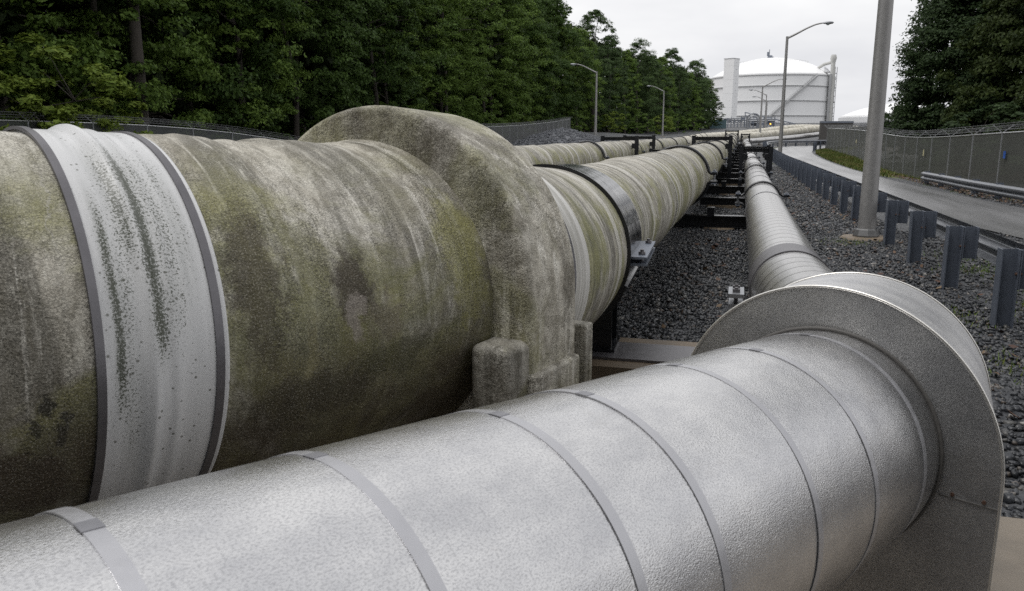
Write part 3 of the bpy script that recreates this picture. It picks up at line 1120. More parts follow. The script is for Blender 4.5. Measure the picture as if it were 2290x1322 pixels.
def clamp_proto(r, name, label, group):
    t = thing(name, label, 'pipe clamp', (0, 0, 0), 0, group)
    rod = 0.022 * (0.8 + 0.4 * (r > 0.4))
    for dy in (-0.07, 0.07):
        for sgn, nm in ((1, 'upper_rod'), (-1, 'lower_rod')):
            mb = MB()
            pts = []
            z0 = 0.075
            a0 = math.asin((z0 + 0.04) / (r + rod))
            ext = r + 0.17
            pts.append((-ext, dy, sgn * z0))
            pts.append((-(r + 0.055), dy, sgn * z0))
            for k in range(41):
                a = math.pi - a0 - (math.pi - 2 * a0) * k / 40
                pts.append(((r + rod) * math.cos(a), dy, sgn * (r + rod) * math.sin(a)))
            pts.append((r + 0.055, dy, sgn * z0))
            pts.append((ext, dy, sgn * z0))
            mb.tube(pts, rod, 8)
            mb.build(nm, M['black_steel'], t, 60)
    for sx in (-1, 1):
        for sz in (-1, 1):
            mb = MB()
            mb.box((sx * (r + 0.12), 0, sz * 0.105), (0.085, 0.20, 0.018))
            mb.build('lug_plate', M['galv_dark'], t)
        mb = MB()
        for dy in (0.0,):
            mb.tube([(sx * (r + 0.12), dy, -0.15), (sx * (r + 0.12), dy, 0.15)], 0.017, 8)
            for z in (-0.13, 0.13, -0.05, 0.05):
                mb.tube([(sx * (r + 0.12), dy, z - 0.014), (sx * (r + 0.12), dy, z + 0.014)], 0.032, 6)
        mb.build('bolt', M['galv'], t, 30)
    return t


def place_clamps(path, r, what, group, ys):
    proto = None
    for k, y in enumerate(ys):
        lab = f'{ORD[k]} black double-rod clamp from the camera round the {what}'
        if proto is None:
            proto = clamp_proto(r, 'pipe_clamp', lab, group)
            o = proto
        else:
            o = copy_tree(proto)
            o['label'] = lab
        p, tt = path.at([path.s_at_y(y)])
        o.location = p[0]
        o.rotation_euler = (0, 0, -math.atan2(tt[0][0], tt[0][1]))


place_clamps(big, 0.535, 'thickest mossy pipe', 'clamps on the thickest mossy pipe', YS)
place_clamps(sil, 0.305, 'silver pipe', 'clamps on the silver pipe', YS)
place_clamps(left, 0.545, 'far-left mossy pipe', 'clamps on the far-left pipe', YS[1:])
place_clamps(mid, 0.385, 'low middle pipe', 'clamps on the low middle pipe', YS)

# wide glossy clamp on the mossy pipe
s0 = big.s_at_y(4.87)
p, tt = big.at([s0 + 0.42])
hb = math.atan2(tt[0][0], tt[0][1])
wc = thing('band_clamp', 'wide glossy black band clamped around the thickest mossy pipe beyond the collar', 'pipe clamp', p[0], -hb)
inv = -Vector(p[0])


def unrot(me):
    ca, sa = math.cos(hb), math.sin(hb)
    for v in me.vertices:
        q = Vector(v.co) + inv
        v.co = (q.x * ca - q.y * sa, q.x * sa + q.y * ca, q.z)
    return me


link('band', unrot(ring_mesh(big, s0, s0 + 0.85, 0.520, 0.540, 128, n=12)), M['black_band'], wc)
link('edge_bead', unrot(ring_mesh(big, s0 - 0.022, s0 + 0.004, 0.520, 0.547, 128)), M['black_steel'], wc)
for sx in (-1, 1):
    for sz in (-1, 1):
        mb = MB()
        mb.box((sx * 0.585, 0.0, sz * 0.021 - 0.03), (0.11, 0.80, 0.014))
        mb.build('lug_plate', M['galv_dark'], wc)
    for dy in (-0.28, 0.28):
        mb = MB()
        mb.tube([(sx * 0.60, dy, -0.085), (sx * 0.60, dy, 0.03)], 0.012, 8)
        mb.tube([(sx * 0.60, dy, 0.0), (sx * 0.60, dy, 0.017)], 0.024, 6)
        mb.tube([(sx * 0.60, dy, -0.075), (sx * 0.60, dy, -0.058)], 0.024, 6)
        mb.build('bolt', M['dark_band'], wc, 30)

t = thing('support_column', 'short thick black steel columns carrying the saddle under the wide glossy band', 'pipe support', (p[0][0], p[0][1], 0), -hb)
for sx in (-1, 1):
    mb = MB()
    mb.ibeam((sx * 0.29, 0.17, 0.25), (sx * 0.29, 0.17, 0.60), 0.20, 0.34, 0.016, 0.012, (0, 1, 0))
    mb.build('column', M['black_steel'], t)
    mb = MB()
    mb.box((sx * 0.29, 0.17, 0.262), (0.25, 0.39, 0.018))
    mb.build('base_plate', M['black_steel'], t)
mb = MB()
for k in range(13):
    a0, a1 = R(-150 + 10 * k), R(-140 + 10 * k)
    mb.bar((0.548 * math.cos(a0), 0.0, 0.548 * math.sin(a0)), (0.548 * math.cos(a1), 0.0, 0.548 * math.sin(a1)), 0.80, 0.02, (math.cos((a0 + a1) / 2), 0, math.sin((a0 + a1) / 2)))
ob = mb.build('saddle', M['black_steel'], t)
ob.location = (0, 0.0, p[0][2])

# small bolted bracket of the silver pipe beside its metal collar
p, tt = sil.at([sil.s_at_y(5.95)])
t = thing('pipe_bracket', 'small pale bolted bracket at the silver pipe behind the metal collar', 'bracket', (p[0][0] - 0.40, p[0][1], 0.1))
mb = MB()
mb.box((0, 0, 0.48), (0.11, 0.30, 0.03))
mb.box((0, 0, 0.40), (0.10, 0.26, 0.03))
mb.build('lug_plate', M['galv'], t)
for dy in (-0.07, 0.07):
    mb = MB()
    mb.tube([(0, dy, 0.36), (0, dy, 0.53)], 0.014, 8)
    mb.tube([(0, dy, 0.495), (0, dy, 0.52)], 0.03, 6)
    mb.build('bolt', M['dark_band'], t, 30)
mb = MB()
mb.box((0.02, 0, 0.19), (0.05, 0.22, 0.40))
mb.build('stand', M['black_steel'], t)

# cross supports
for k, y in enumerate(YS):
    xb, xs_, xm, xl = (pp.at([pp.s_at_y(y)])[0][0] for pp in (big, sil, mid, left))
    g0 = gz(xb[0], y)
    t = thing('pipe_support', f'{ORD[k]} black steel cross-beam support under the pipes, counted from the camera', 'pipe support', (xb[0], y, g0), 0, 'cross-beam supports under the pipe run')
    top = 0.255
    mb = MB()
    mb.ibeam((xl[0] - 0.75 - xb[0], 0, top - 0.11), (xs_[0] + 0.42 - xb[0], 0, top - 0.11), 0.21, 0.22, 0.016, 0.012)
    mb.build('crossbeam', M['black_steel'], t)
    for xx_, r_, zc in ((0, 0.53, xb[2]), (xs_[0] - xb[0], 0.305, xs_[2]), (xm[0] - xb[0], 0.385, xm[2]), (xl[0] - xb[0], 0.54, xl[2])):
        hz = zc - g0 - r_
        if hz > top + 0.02:
            mb = MB()
            mb.ibeam((xx_, 0, top), (xx_, 0, hz + 0.03), 0.2, 0.2, 0.014, 0.012, (0, 1, 0))
            mb.build('stub_column', M['black_steel'], t)
    for xx_ in (0.78, -2.4, -3.2 + 0.0):
        mb = MB()
        mb.lathe([(0.30, -0.12), (0.30, 0.02), (0.285, 0.035)], (xx_, 0, 0), 24)
        mb.build('pedestal', M['concrete_brown'], t, 40)
    for sx in (-1, 1):
        mb = MB()
        mb.box((0.62 * sx, 0.0, top + 0.075), (0.13, 0.2, 0.15))
        mb.build('guide_bracket', M['black_steel'], t)
# low sleepers between the main supports
for k, y in enumerate([20.2, 29.4, 38.6, 47.8, 57.0, 66.2, 75.4, 84.6]):
    xb = big.at([big.s_at_y(y)])[0][0]
    g0 = gz(xb[0], y)
    t = thing('sleeper_beam', f'{ORD[k]} low black sleeper beam lying between the pipe supports, counted from the camera', 'sleeper', (xb[0] + 0.8, y, g0), 0, 'sleeper beams between the pipes')
    mb = MB()
    mb.ibeam((-0.62, 0, 0.16), (0.45, 0, 0.16), 0.2, 0.18, 0.014, 0.012)
    mb.build('beam', M['black_steel'], t)
    mb = MB()
    mb.box((-0.05, 0, 0.03), (0.8, 0.36, 0.08))
    mb.build('footing', M['concrete_brown'], t)


def gantry(xc, y, half, ztop, zb, label, pw=0.14):
    t = thing('gantry_frame', label, 'gantry', (xc, y, zb), 0, 'black gantry frames over the pipes')
    h = ztop - zb
    for sx in (-1, 1):
        mb = MB()
        mb.ibeam((sx * half, 0, 0), (sx * half, 0, h + 0.05), pw, pw, 0.014, 0.012, (0, 1, 0))
        mb.build('post', M['black_steel'], t)
    mb = MB()
    mb.ibeam((-half - 0.07, 0, h - 0.06), (half + 0.07, 0, h - 0.06), pw * 0.9, 0.13, 0.014, 0.012)
    mb.build('beam', M['black_steel'], t)
    for sx in (-1, 1):
        mb = MB()
        mb.box((sx * (half - 0.12), 0, h * 0.80), (0.12, 0.16, 0.20))
        mb.box((sx * (half - 0.18), 0, h * 0.80), (0.05, 0.22, 0.05))
        mb.build('guide_shoe', M['black_steel'], t)
    return t


def X(path, y):
    return float(path.at([path.s_at_y(y)])[0][0][0])


gantry(X(left, 31.5), 31.5, 0.66, 1.67, 0.0, 'nearer of the two black gantries over the far-left mossy pipe')
gantry(X(left, 37.5), 37.5, 0.66, 1.70, 0.0, 'farther of the two black gantries over the far-left mossy pipe')
gantry(X(mid, 30.0), 30.0, 0.55, 1.22, 0.0, 'low black gantry over the middle pipe, mostly hidden by the thickest pipe')
gantry(X(big, 31.0), 31.0, 0.66, 1.68, 0.0, 'tall black gantry over the thickest mossy pipe, nearer one')
gantry(X(big, 92.0), 92.0, 0.66, 2.30, gz(-.5, 92), 'far black gantry over the thickest mossy pipe near the bend')
gantry(X(sil, 26.6), 26.6, 0.44, 1.34, 0.0, 'nearest black gantry over the silver pipe', 0.12)
gantry(X(sil, 29.0), 29.0, 0.44, 1.36, 0.0, 'second black gantry right behind the nearest one over the silver pipe', 0.12)
gantry(X(sil, 90.0), 90.0, 0.42, 1.95, gz(1, 90), 'far black gantry over the silver pipe near the bend', 0.14)

# ------------------------------------------------------------------ guardrails
WPROF = [(0.0, -0.155), (0.012, -0.150), (0.07, -0.115), (0.083, -0.095), (0.083, -0.065), (0.07, -0.045), (0.01, -0.015), (0.0, 0.0),
         (0.01, 0.015), (0.07, 0.045), (0.083, 0.065), (0.083, 0.095), (0.07, 0.115), (0.012, 0.150), (0.0, 0.155)]


def wbeam(path2, zf, side, off):
    """W rail along a ground path; side=+1 bulges to the right of travel"""
    P, F = [], []
    m = len(WPROF)
    pts, tt = path2
    for (x, y), (tx, ty) in zip(pts, tt):
        nx_, ny_ = ty * side, -tx * side
        zc = zf(x, y)
        for lay in (0.0, -0.004):
            for d, z in WPROF:
                P.append((x + nx_ * (off + d + lay), y + ny_ * (off + d + lay), zc + z))
    st = 2 * m
    for i in range(len(pts) - 1):
        for k in range(m - 1):
            F.append((i * st + k, i * st + k + 1, (i + 1) * st + k + 1, (i + 1) * st + k))
            F.append((i * st + m + k, (i + 1) * st + m + k, (i + 1) * st + m + k + 1, i * st + m + k + 1))
        F.append((i * st, (i + 1) * st, (i + 1) * st + m, i * st + m))
        F.append((i * st + m - 1, i * st + 2 * m - 1, (i + 1) * st + 2 * m - 1, (i + 1) * st + m - 1))
    for o, rev in ((0, 0), ((len(pts) - 1) * st, 1)):
        for k in range(m - 1):
            F.append((o + k, o + m + k, o + m + k + 1, o + k + 1))
    mb = MB()
    mb.add(P, F)
    return mb


def guardrail(label, nodes, spacing, first, side, height, block=True, zoff=0.0, endplate=False):
    pth = Path(smooth_path(nodes, 0.3))
    p0 = pth.at([first])[0][0]
    t = thing('guardrail', label, 'guardrail', (p0[0], p0[1], gz(*p0)))
    inv = -Vector((p0[0], p0[1], gz(*p0)))
    rail_off = 0.30 if block else 0.06
    s = np.arange(max(0, first - 0.5), pth.len, 0.5)
    wbeam(pth.at(s), lambda x, y: gz(x, y) + height - 0.19 + zoff, side, rail_off).build('rail', M['rail'], t, 40, inv)
    pm = MB()
    pm.ibeam((0, 0, -0.25), (0, 0, height), 0.15, 0.15, 0.010, 0.009, (1, 0, 0))
    pme = pm.mesh('post')
    pme.materials.append(M['galv_dark'])
    bm_ = MB()
    bm_.ibeam((0.155, 0, height - 0.36), (0.155, 0, height - 0.004), 0.15, 0.15, 0.010, 0.009, (1, 0, 0))
    bme = bm_.mesh('block')
    bme.materials.append(M['galv_dark'])
    bo_ = MB()
    z = height - 0.22
    if True:
        bo_.tube([(0.05, -0.05, z), (0.105, -0.05, z)], 0.014, 6)
    bome = bo_.mesh('bolt')
    bome.materials.append(M['rust'])
    k = 0
    for s0 in np.arange(first, pth.len, spacing):
        (q,), (tt,) = pth.at([s0])
        a = math.atan2(tt[1], tt[0]) - math.pi / 2
        lean = RNG.normal(0, 0.012, 2)
        o = link('post', pme, None, t, Vector((q[0], q[1], gz(*q) + zoff)) + inv)
        o.rotation_euler = (lean[0], lean[1], a if side > 0 else a + math.pi)
        if block:
            o2 = link('block', bme, None, o)
            if s0 < 25:
                link('bolt', bome, None, o)
        k += 1
        if k > 70:
            break
    return t


guardrail('long steel guardrail with blocked posts between the dark gravel and the road, seen from behind',
          [(2.42, 2.0), (2.40, 6.1), (2.40, 12), (2.38, 30), (2.33, 60), (2.38, 80), (2.9, 90), (4.6, 97), (8.5, 102), (13, 105.5), (17, 108)], 1.93, 2.2, 1, 0.715)
guardrail('short low guardrail on the far roadside in front of the right mesh fence',
          [(6.72, 32.9), (6.80, 30.5), (6.86, 27), (7.05, 23.4), (7.4, 19), (7.9, 15), (8.6, 10)], 1.93, 0.3, 1, 0.46, False)
guardrail('tiny guardrail stub at the road bend below the fence corner',
          [(6.75, 79.5), (7.4, 84), (8.7, 87.5)], 1.93, 0.2, -1, 0.8, False)


# ------------------------------------------------------------------ lamp posts
def lamp_post(x, y, h, side, label, r0=0.14, footing=True):
    g0 = gz(x, y)
    t = thing('lamp_post', label, 'lamp post', (x, y, g0), 0, 'street lamps along the pipe run')
    mb = MB()
    mb.tube([(0, 0, 0.05 + k * (h - 0.05) / 12) for k in range(13)], [r0 * (1 - 0.42 * k / 12) for k in range(13)], 20)
    mb.build('pole', M['pole'], t, 50)
    mb = MB()
    mb.lathe([(r0 * 1.50, 0.0), (r0 * 1.50, 0.04), (r0 * 1.26, 0.13), (r0 * 1.06, 0.15)], (0, 0, 0.03), 8)
    mb.build('base_cover', M['base_metal'], t)
    if footing:
        mb = MB()
        mb.lathe([(0.42, -0.1), (0.42, 0.04), (0.39, 0.07), (0.24, 0.075)], (0, 0, -0.03), 10)
        mb.build('footing', M['concrete_brown'], t)
    mb = MB()
    pts = [(0, 0, h - 0.12), (side * 0.5, 0, h + 0.12), (side * 1.2, 0, h + 0.48), (side * 1.75, 0, h + 0.70), (side * 2.1, 0, h + 0.76)]
    pts = smooth_path(pts, 0.15)
    mb.tube(pts, np.linspace(0.075, 0.045, len(pts)), 10)
    mb.build('arm', M['pole'], t, 60)
    mb = MB()
    prof = [(0.0, 0.03), (0.10, 0.09), (0.28, 0.14), (0.5, 0.15), (0.66, 0.11), (0.72, 0.03)]
    P, F = [], []
    sg = 12
    for d, w in prof:
        for k in range(sg):
            a = 2 * math.pi * k / sg
            P.append((side * (2.08 + d), w * math.cos(a), h + 0.77 + w * 0.62 * math.sin(a)))
    for i in range(len(prof) - 1):
        for k in range(sg):
            k2 = (k + 1) % sg
            q = (i * sg + k, i * sg + k2, (i + 1) * sg + k2, (i + 1) * sg + k)
            F.append(q)
    F.append(tuple(range(sg)))
    F.append(tuple((len(prof) - 1) * sg + k for k in range(sg)))
    mb.add(P, F)
    hd = mb.build('lamp_head', M['galv'], t, 60)
    mb = MB()
    mb.lathe([(0.05, -0.06), (0.10, -0.03), (0.12, 0.02)], (side * 2.45, 0, h + 0.68), 12)
    mb.build('lens', M['lens_glass'], hd, 60)
    return t


lamp_post(2.17, 14.62, 9.0, 1, 'nearest lamp post, its thick grey pole cut off by the top edge')
lamp_post(2.80, 58.0, 8.05, 1, 'tall lamp post with its arm over the road in front of the white tank')
lamp_post(2.65, 107.0, 7.2, 1, 'slim far lamp post with right-hand arm in front of the tank')
lamp_post(4.15, 140.0, 7.0, -1, 'distant lamp post with left-hand arm, larger of the two before the tank', 0.13)
lamp_post(5.1, 166.0, 6.5, -1, 'most distant and thinnest lamp post before the tank, left-hand arm', 0.13)
lamp_post(-14.35, 85.0, 7.75, -1, 'lamp post in front of the woodland, nearer one, its arm to the left')
lamp_post(-11.9, 136.0, 7.3, -1, 'smaller lamp post in front of the far trees, its arm to the left')


# ------------------------------------------------------------------ chain-link fences
def mesh_mat(name, col, open_):
    a = NT(name)
    v = a.coord('UV')
    s = a.sep(v)
    u1 = a.math('FRACT', a.math('MULTIPLY', a.math('ADD', s[0], s[1]), 14.0))
    u2 = a.math('FRACT', a.math('MULTIPLY', a.math('SUBTRACT', s[0], s[1]), 14.0))
    w = 0.5 - open_ / 2
    d1 = a.math('GREATER_THAN', a.math('ABSOLUTE', a.math('SUBTRACT', u1, 0.5)), w)
    d2 = a.math('GREATER_THAN', a.math('ABSOLUTE', a.math('SUBTRACT', u2, 0.5)), w)
    op = a.math('MAXIMUM', d1, d2)
    c = a.mix(a.noise(v, 1.2, 4), tuple(k * .75 for k in col), tuple(k * 1.25 for k in col))
    a.done(c, 0.55, 0.3)
    tr = a.n("ShaderNodeBsdfTransparent")
    mixs = a.n("ShaderNodeMixShader")
    a.t.links.new(op, mixs.inputs[0])
    a.t.links.new(tr.outputs[0], mixs.inputs[1])
    a.t.links.new(a.b.outputs[0], mixs.inputs[2])
    a.t.links.new(mixs.outputs[0], a.t.nodes['Material Output'].inputs['Surface'])
    return a.m


M['mesh'] = mesh_mat('chain_link_mesh', (.125, .130, .120), 0.58)
M['mesh_l'] = mesh_mat('chain_link_mesh_left', (.085, .09, .092), 0.48)
M['fence_post'] = simple('fence_post', (.27, .28, .29), 0.5, 0.4, 0.2, 8)
M['fence_rail'] = simple('fence_top_rail', (.58, .59, .60), 0.45, 0.5, 0.15, 8)
M['wire'] = simple('barbed_wire', (.15, .155, .16), 0.5, 0.5, 0.2, 8)


def chain_fence(label, nodes, spacing, hgt, mat, base=None, arm=0.38, first=0.0):
    pth = Path(smooth_path(nodes, 0.5))
    base = base or gz
    S = np.arange(first, pth.len, spacing)
    pts = pth.at(S)[0]
    tts = pth.at(S)[1]
    p0 = (pts[0][0], pts[0][1], base(*pts[0]))
    t = thing('chain_link_fence', label, 'fence', p0)
    inv = -Vector(p0)
    tops = [Vector((q[0], q[1], base(*q) + hgt)) for q in pts]
    mb = MB()
    for i in range(len(pts) - 1):
        a0, a1 = Vector((*pts[i], base(*pts[i]) + 0.03)), Vector((*pts[i + 1], base(*pts[i + 1]) + 0.03))
        mb.add([a0, a1, tops[i + 1], tops[i]], [(0, 1, 2, 3)], [[(S[i], 0), (S[i + 1], 0), (S[i + 1], hgt), (S[i], hgt)]])
    mb.build('mesh_fabric', mat, t, None, inv)
    mb = MB()
    mb.tube(tops, 0.024, 6)
    mb.build('top_rail', M['fence_rail'], t, 60, inv)
    pm = MB()
    pm.tube([(0, 0, -0.3), (0, 0, hgt + 0.03)], 0.032, 8)
    pme = pm.mesh('post', 60)
    pme.materials.append(M['fence_post'])
    am = MB()
    for sx in (-1, 1):
        am.bar((0, 0, hgt), (sx * arm, 0, hgt + arm * .8), 0.026, 0.018, (0, 1, 0))
    ame = am.mesh('barb_arm')
    ame.materials.append(M['fence_post'])
    for q, tt in zip(pts, tts):
        o = link('post', pme, None, t, Vector((q[0], q[1], base(*q))) + inv)
        o.rotation_euler = (0, 0, math.atan2(tt[1], tt[0]) - math.pi / 2)
        link('barb_arm', ame, None, o)
    mb = MB()
    for sx in (-1, 1):
        for f in (0.4, 0.7, 0.98):
            w = []
            for q, tt, tp in zip(pts, tts, tops):
                w.append(tp + Vector((tt[1] * sx * arm * f, -tt[0] * sx * arm * f, arm * f * .8)))
            mb.tube(w, 0.007, 4, False)
            for i in range(len(w) - 1):
                nb_ = int((w[i + 1] - w[i]).length / 0.35)
                for k in range(nb_):
                    c_ = w[i].lerp(w[i + 1], (k + .5) / nb_)
                    mb.bar(c_ - Vector((0.0, .012, .03)), c_ + Vector((0.0, .012, .03)), 0.008, 0.008)
    mb.build('barbed_wire', M['wire'], t, None, inv)
    return t


def rf_base(x, y):
    return gz(x, y)


chain_fence('right mesh fence with barbed wire along the roadside below the dark trees',
            [(10.6, 20), (10.1, 26), (9.55, 31), (8.95, 37), (8.62, 43), (8.5, 50), (8.45, 60), (8.45, 72), (8.5, 82), (8.6, 87.5), (10.5, 90.5), (16, 95), (24, 100)], 2.72, 2.02, M['mesh'])
lf = [(-24, 8), (-24, 16), (-24, 22.3), (-24, 31), (-24, 40), (-24, 60), (-24, 84), (-24, 100), (-23.8, 112), (-24, 121.5)]
chain_fence('long left mesh fence with barbed wire in front of the woodland', lf, 3.0, 2.12, M['mesh_l'], None, 0.36, 0.3)

# little tags on the right fence
for (x, y, z, w, h, m_, lab) in ((9.33, 33.0, 1.05, .13, .26, 'blue', 'blue plate wired to the right fence, nearest of the plates'),
                                 (8.60, 42.6, 0.93, .10, .30, 'cream', 'narrow cream plate wired to the right fence near the lamp pole'),
                                 (8.44, 54.0, 0.95, .10, .26, 'blue', 'small blue plate on the right fence left of the lamp pole'),
                                 (8.37, 64.0, 1.35, .11, .28, 'cream', 'farthest cream plate on the right fence by the grass')):
    mb = MB()
    mb.box((0, 0, 0), (0.012, w * 1.4, h))
    mb.box((-0.008, 0, h * 0.42), (0.02, w * 0.5, 0.02))
    o = mb.build('fence_plate', M[m_], None, None, (x - 0.06, y, z))
    o.rotation_euler = (0, 0, 0.08)
    tag(o, lab, 'plate', 'plates wired to the right fence')

# ------------------------------------------------------------------ rocks
def rock_cloud(name, centers, sizes, mat, seed=3):
    rng = np.random.default_rng(seed)
    base = np.array([(1, 0, 0), (-1, 0, 0), (0, 1, 0), (0, -1, 0), (0, 0, 1), (0, 0, -1), (.62, .62, .5), (-.62, .62, -.4), (.6, -.6, -.45), (-.6, -.62, .5)], float)
    tri = np.array([(0, 6, 4), (6, 2, 4), (2, 7, 4), (7, 1, 4), (1, 9, 4), (9, 3, 4), (3, 8, 4), (8, 0, 4), (0, 5, 2), (0, 2, 6), (2, 5, 7), (7, 5, 1), (1, 5, 9), (9, 5, 3), (3, 5, 8), (8, 5, 0)])
    n = len(centers)
    V = np.repeat(base[None], n, 0) * rng.uniform(0.62, 1.15, (n, len(base), 1))
    V *= rng.uniform(0.55, 1.15, (n, 1, 3)) * np.array([1, 1, 0.8])
    a = rng.uniform(0, 2 * np.pi, n)
    tl = rng.normal(0, 0.5, n)
    ca, sa, ct, st = np.cos(a), np.sin(a), np.cos(tl), np.sin(tl)
    y = V[..., 1] * ct[:, None] - V[..., 2] * st[:, None]
    z = V[..., 1] * st[:, None] + V[..., 2] * ct[:, None]
    x = V[..., 0]
    V = np.stack([x * ca[:, None] - y * sa[:, None], x * sa[:, None] + y * ca[:, None], z], -1)
    V = V * np.asarray(sizes)[:, None, None] + np.asarray(centers)[:, None, :]
    F = (tri[None] + (np.arange(n) * len(base))[:, None, None]).reshape(-1, 3)
    me = quick_mesh(name, V.reshape(-1, 3), F)
    return link(name, me, mat)


def stone_mat():
    a = NT('wet_stone')
    g = a.n("ShaderNodeNewGeometry")
    r = g.outputs['Random Per Island']
    c = a.ramp(r, (0.0, (.020, .022, .026)), (0.45, (.046, .050, .058)), (0.80, (.080, .084, .092)), (0.90, (.14, .137, .13)), (0.955, (.085, .055, .038)), (1.0, (.42, .41, .39)))
    c = a.mix(a.noise(a.coord('Object'), 70, 3), a.mix(0.45, c, (0, 0, 0)), c)
    return a.done(c, 0.36, 0, a.bump(a.noise(a.coord('Object'), 120, 3), .4, .004), 0.5)


M['stone'] = stone_mat()


def scatter(x0, x1, y0, y1, n, rng):
    return rng.uniform(x0, x1, n), rng.uniform(y0, y1, n)


C, Z = [], []
for x0, x1, y0, y1, n, s0, s1 in ((-1.3, 2.6, 3.7, 9, 12500, .017, .040), (2.6, 5.0, 3.7, 9, 4500, .018, .042), (-1.4, 2.9, 9, 16, 10500, .020, .044), (2.9, 5.5, 9, 16, 2500, .020, .044),
                                  (-0.9, 2.9, 16, 28, 7000, .026, .052), (1.0, 2.9, 28, 48, 3000, .03, .06), (-3.6, -1.7, 4, 14, 1500, .03, .05), (6.6, 9.4, 20, 38, 2500, .03, .07)):
    x, y = scatter(x0, x1, y0, y1, n, RNG)
    rlx = np.interp(y, [q[1] for q in ROAD_L], [q[0] for q in ROAD_L])
    rrx = np.interp(y, [q[1] for q in ROAD_R], [q[0] for q in ROAD_R])
    ok = (x < rlx - 0.03) | (x > rrx + 0.1)
    ok &= ~((x > -3.25) & (x < 1.25) & (x < 0.75) & (y > 4.97) & (y < 5.87))
    ok &= ~((x < 2.85) & (y < 3.78))
    x, y = x[ok], y[ok]
    s = 0.86 * RNG.uniform(s0, s1, len(x)) * RNG.choice([1, 1, 1, 1.35], len(x))
    C.append(np.stack([x, y, ground_z(x, y) + s * 0.25], -1))
    Z.append(s)
tag(rock_cloud('gravel', np.vstack(C), np.concatenate(Z), M['stone']), 'loose dark wet gravel between the pipes and the road', 'gravel', None, 'stuff')


def mound(name, label, cx, cy, rx, ry, h, n, s0, s1, seed, mat):
    rng = np.random.default_rng(seed)
    t = thing(name, label, 'rock pile', (cx, cy, gz(cx, cy)))
    N = 26
    P, F = [], []
    for i in range(N + 1):
        for j in range(N + 1):
            x, y = (i / N * 2 - 1), (j / N * 2 - 1)
            rr_ = min(1.0, math.hypot(x, y))
            P.append((cx + x * rx, cy + y * ry, gz(cx + x * rx, cy + y * ry) - 0.1 + h * (1 - rr_ ** 1.3)))
    for i in range(N):
        for j in range(N):
            F.append((i * (N + 1) + j, (i + 1) * (N + 1) + j, (i + 1) * (N + 1) + j + 1, i * (N + 1) + j + 1))
    inv = -Vector((cx, cy, gz(cx, cy)))
    mb = MB()
    mb.add(P, F)
    mb.build('rubble_core', mat, t, None, inv)
    a = rng.uniform(0, 2 * np.pi, n)
    q = np.sqrt(rng.uniform(0, 1, n))
    x, y = cx + rx * q * np.cos(a), cy + ry * q * np.sin(a)
    z = ground_z(x, y) - 0.1 + h * (1 - q ** 1.3)
    o = rock_cloud('loose_rocks', np.stack([x, y, z], -1), rng.uniform(s0, s1, n), mat, seed)
    o['kind'] = 'stuff'
    o.parent = t
    o.location = inv


mound('rock_pile', 'dark rubble heap at the foot of the left fence beside the lamp post', -17.3, 83, 6.5, 9, 2.05, 2600, .10, .26, 5, M['rock'])
mound('rock_pile', 'dark stone embankment behind the right fence near the distant dome', 18.0, 116, 6.5, 9, 1.5, 2600, .15, .40, 6, M['rock'])

# ------------------------------------------------------------------ trees
def leaf_mat(name, dark, light, trans=0.25):
    a = NT(name)
    g = a.n("ShaderNodeNewGeometry")
    oi = a.n("ShaderNodeObjectInfo")
    r = a.math('MULTIPLY_ADD', oi.outputs['Random'], 0.35, a.math('MULTIPLY', g.outputs['Random Per Island'], 0.65))
    c = a.mix(r, dark, light)
    a.done(c, 0.55, 0, None, 0.14)
    tl = a.n("ShaderNodeBsdfTranslucent")
    a.put(tl.inputs[0], a.mix(0.5, c, light))
    mx_ = a.n("ShaderNodeMixShader")
    mx_.inputs[0].default_value = trans
    a.t.links.new(a.b.outputs[0], mx_.inputs[1])
    a.t.links.new(tl.outputs[0], mx_.inputs[2])
    a.t.links.new(mx_.outputs[0], a.t.nodes['Material Output'].inputs['Surface'])
    return a.m


M['leaf'] = leaf_mat('oak_leaf', (.040, .078, .014), (.165, .250, .052))
M['leaf_dark'] = leaf_mat('dark_leaf', (.026, .052, .013), (.100, .165, .038))
M['leaf_hazed'] = leaf_mat('hazed_far_leaf', (.038, .066, .024), (.100, .155, .055))  # distance haze put into the leaf colour of the far trees
M['leaf_bright'] = leaf_mat('bright_leaf', (.080, .130, .018), (.20, .26, .045))
M['leaf_shade_dark'] = leaf_mat('shade_darkened_leaf', (.010, .018, .006), (.030, .048, .015))  # shade inside the wood is put into this leaf colour
M['leaf_deep_green'] = leaf_mat('deep_green_oak_leaf', (.015, .030, .012), (.058, .092, .034))  # deep green foliage of the right-hand trees and shrubs
M['needle'] = leaf_mat('needle_spray', (.018, .032, .010), (.062, .085, .022))


def leaves(P, N, size, rng, aspect=0.6):
    """bent diamond leaf at every point P with about-normal N; 2 triangles each"""
    n = len(P)
    N = N / np.linalg.norm(N, axis=1)[:, None]
    a = rng.normal(size=(n, 3))
    t = a - (a * N).sum(1)[:, None] * N
    t /= np.linalg.norm(t, axis=1)[:, None]
    b_ = np.cross(N, t)
    s = (size * rng.uniform(0.6, 1.35, n))[:, None]
    v0 = P - t * s
    v1 = P + b_ * s * aspect - N * s * 0.18
    v2 = P + t * s
    v3 = P - b_ * s * aspect - N * s * 0.18
    V = np.stack([v0, v1, v2, v3], 1).reshape(-1, 3)
    i = np.arange(n)[:, None] * 4
    F = np.concatenate([i + [0, 1, 2], i + [0, 2, 3]], 1).reshape(-1, 3)
    return V, F


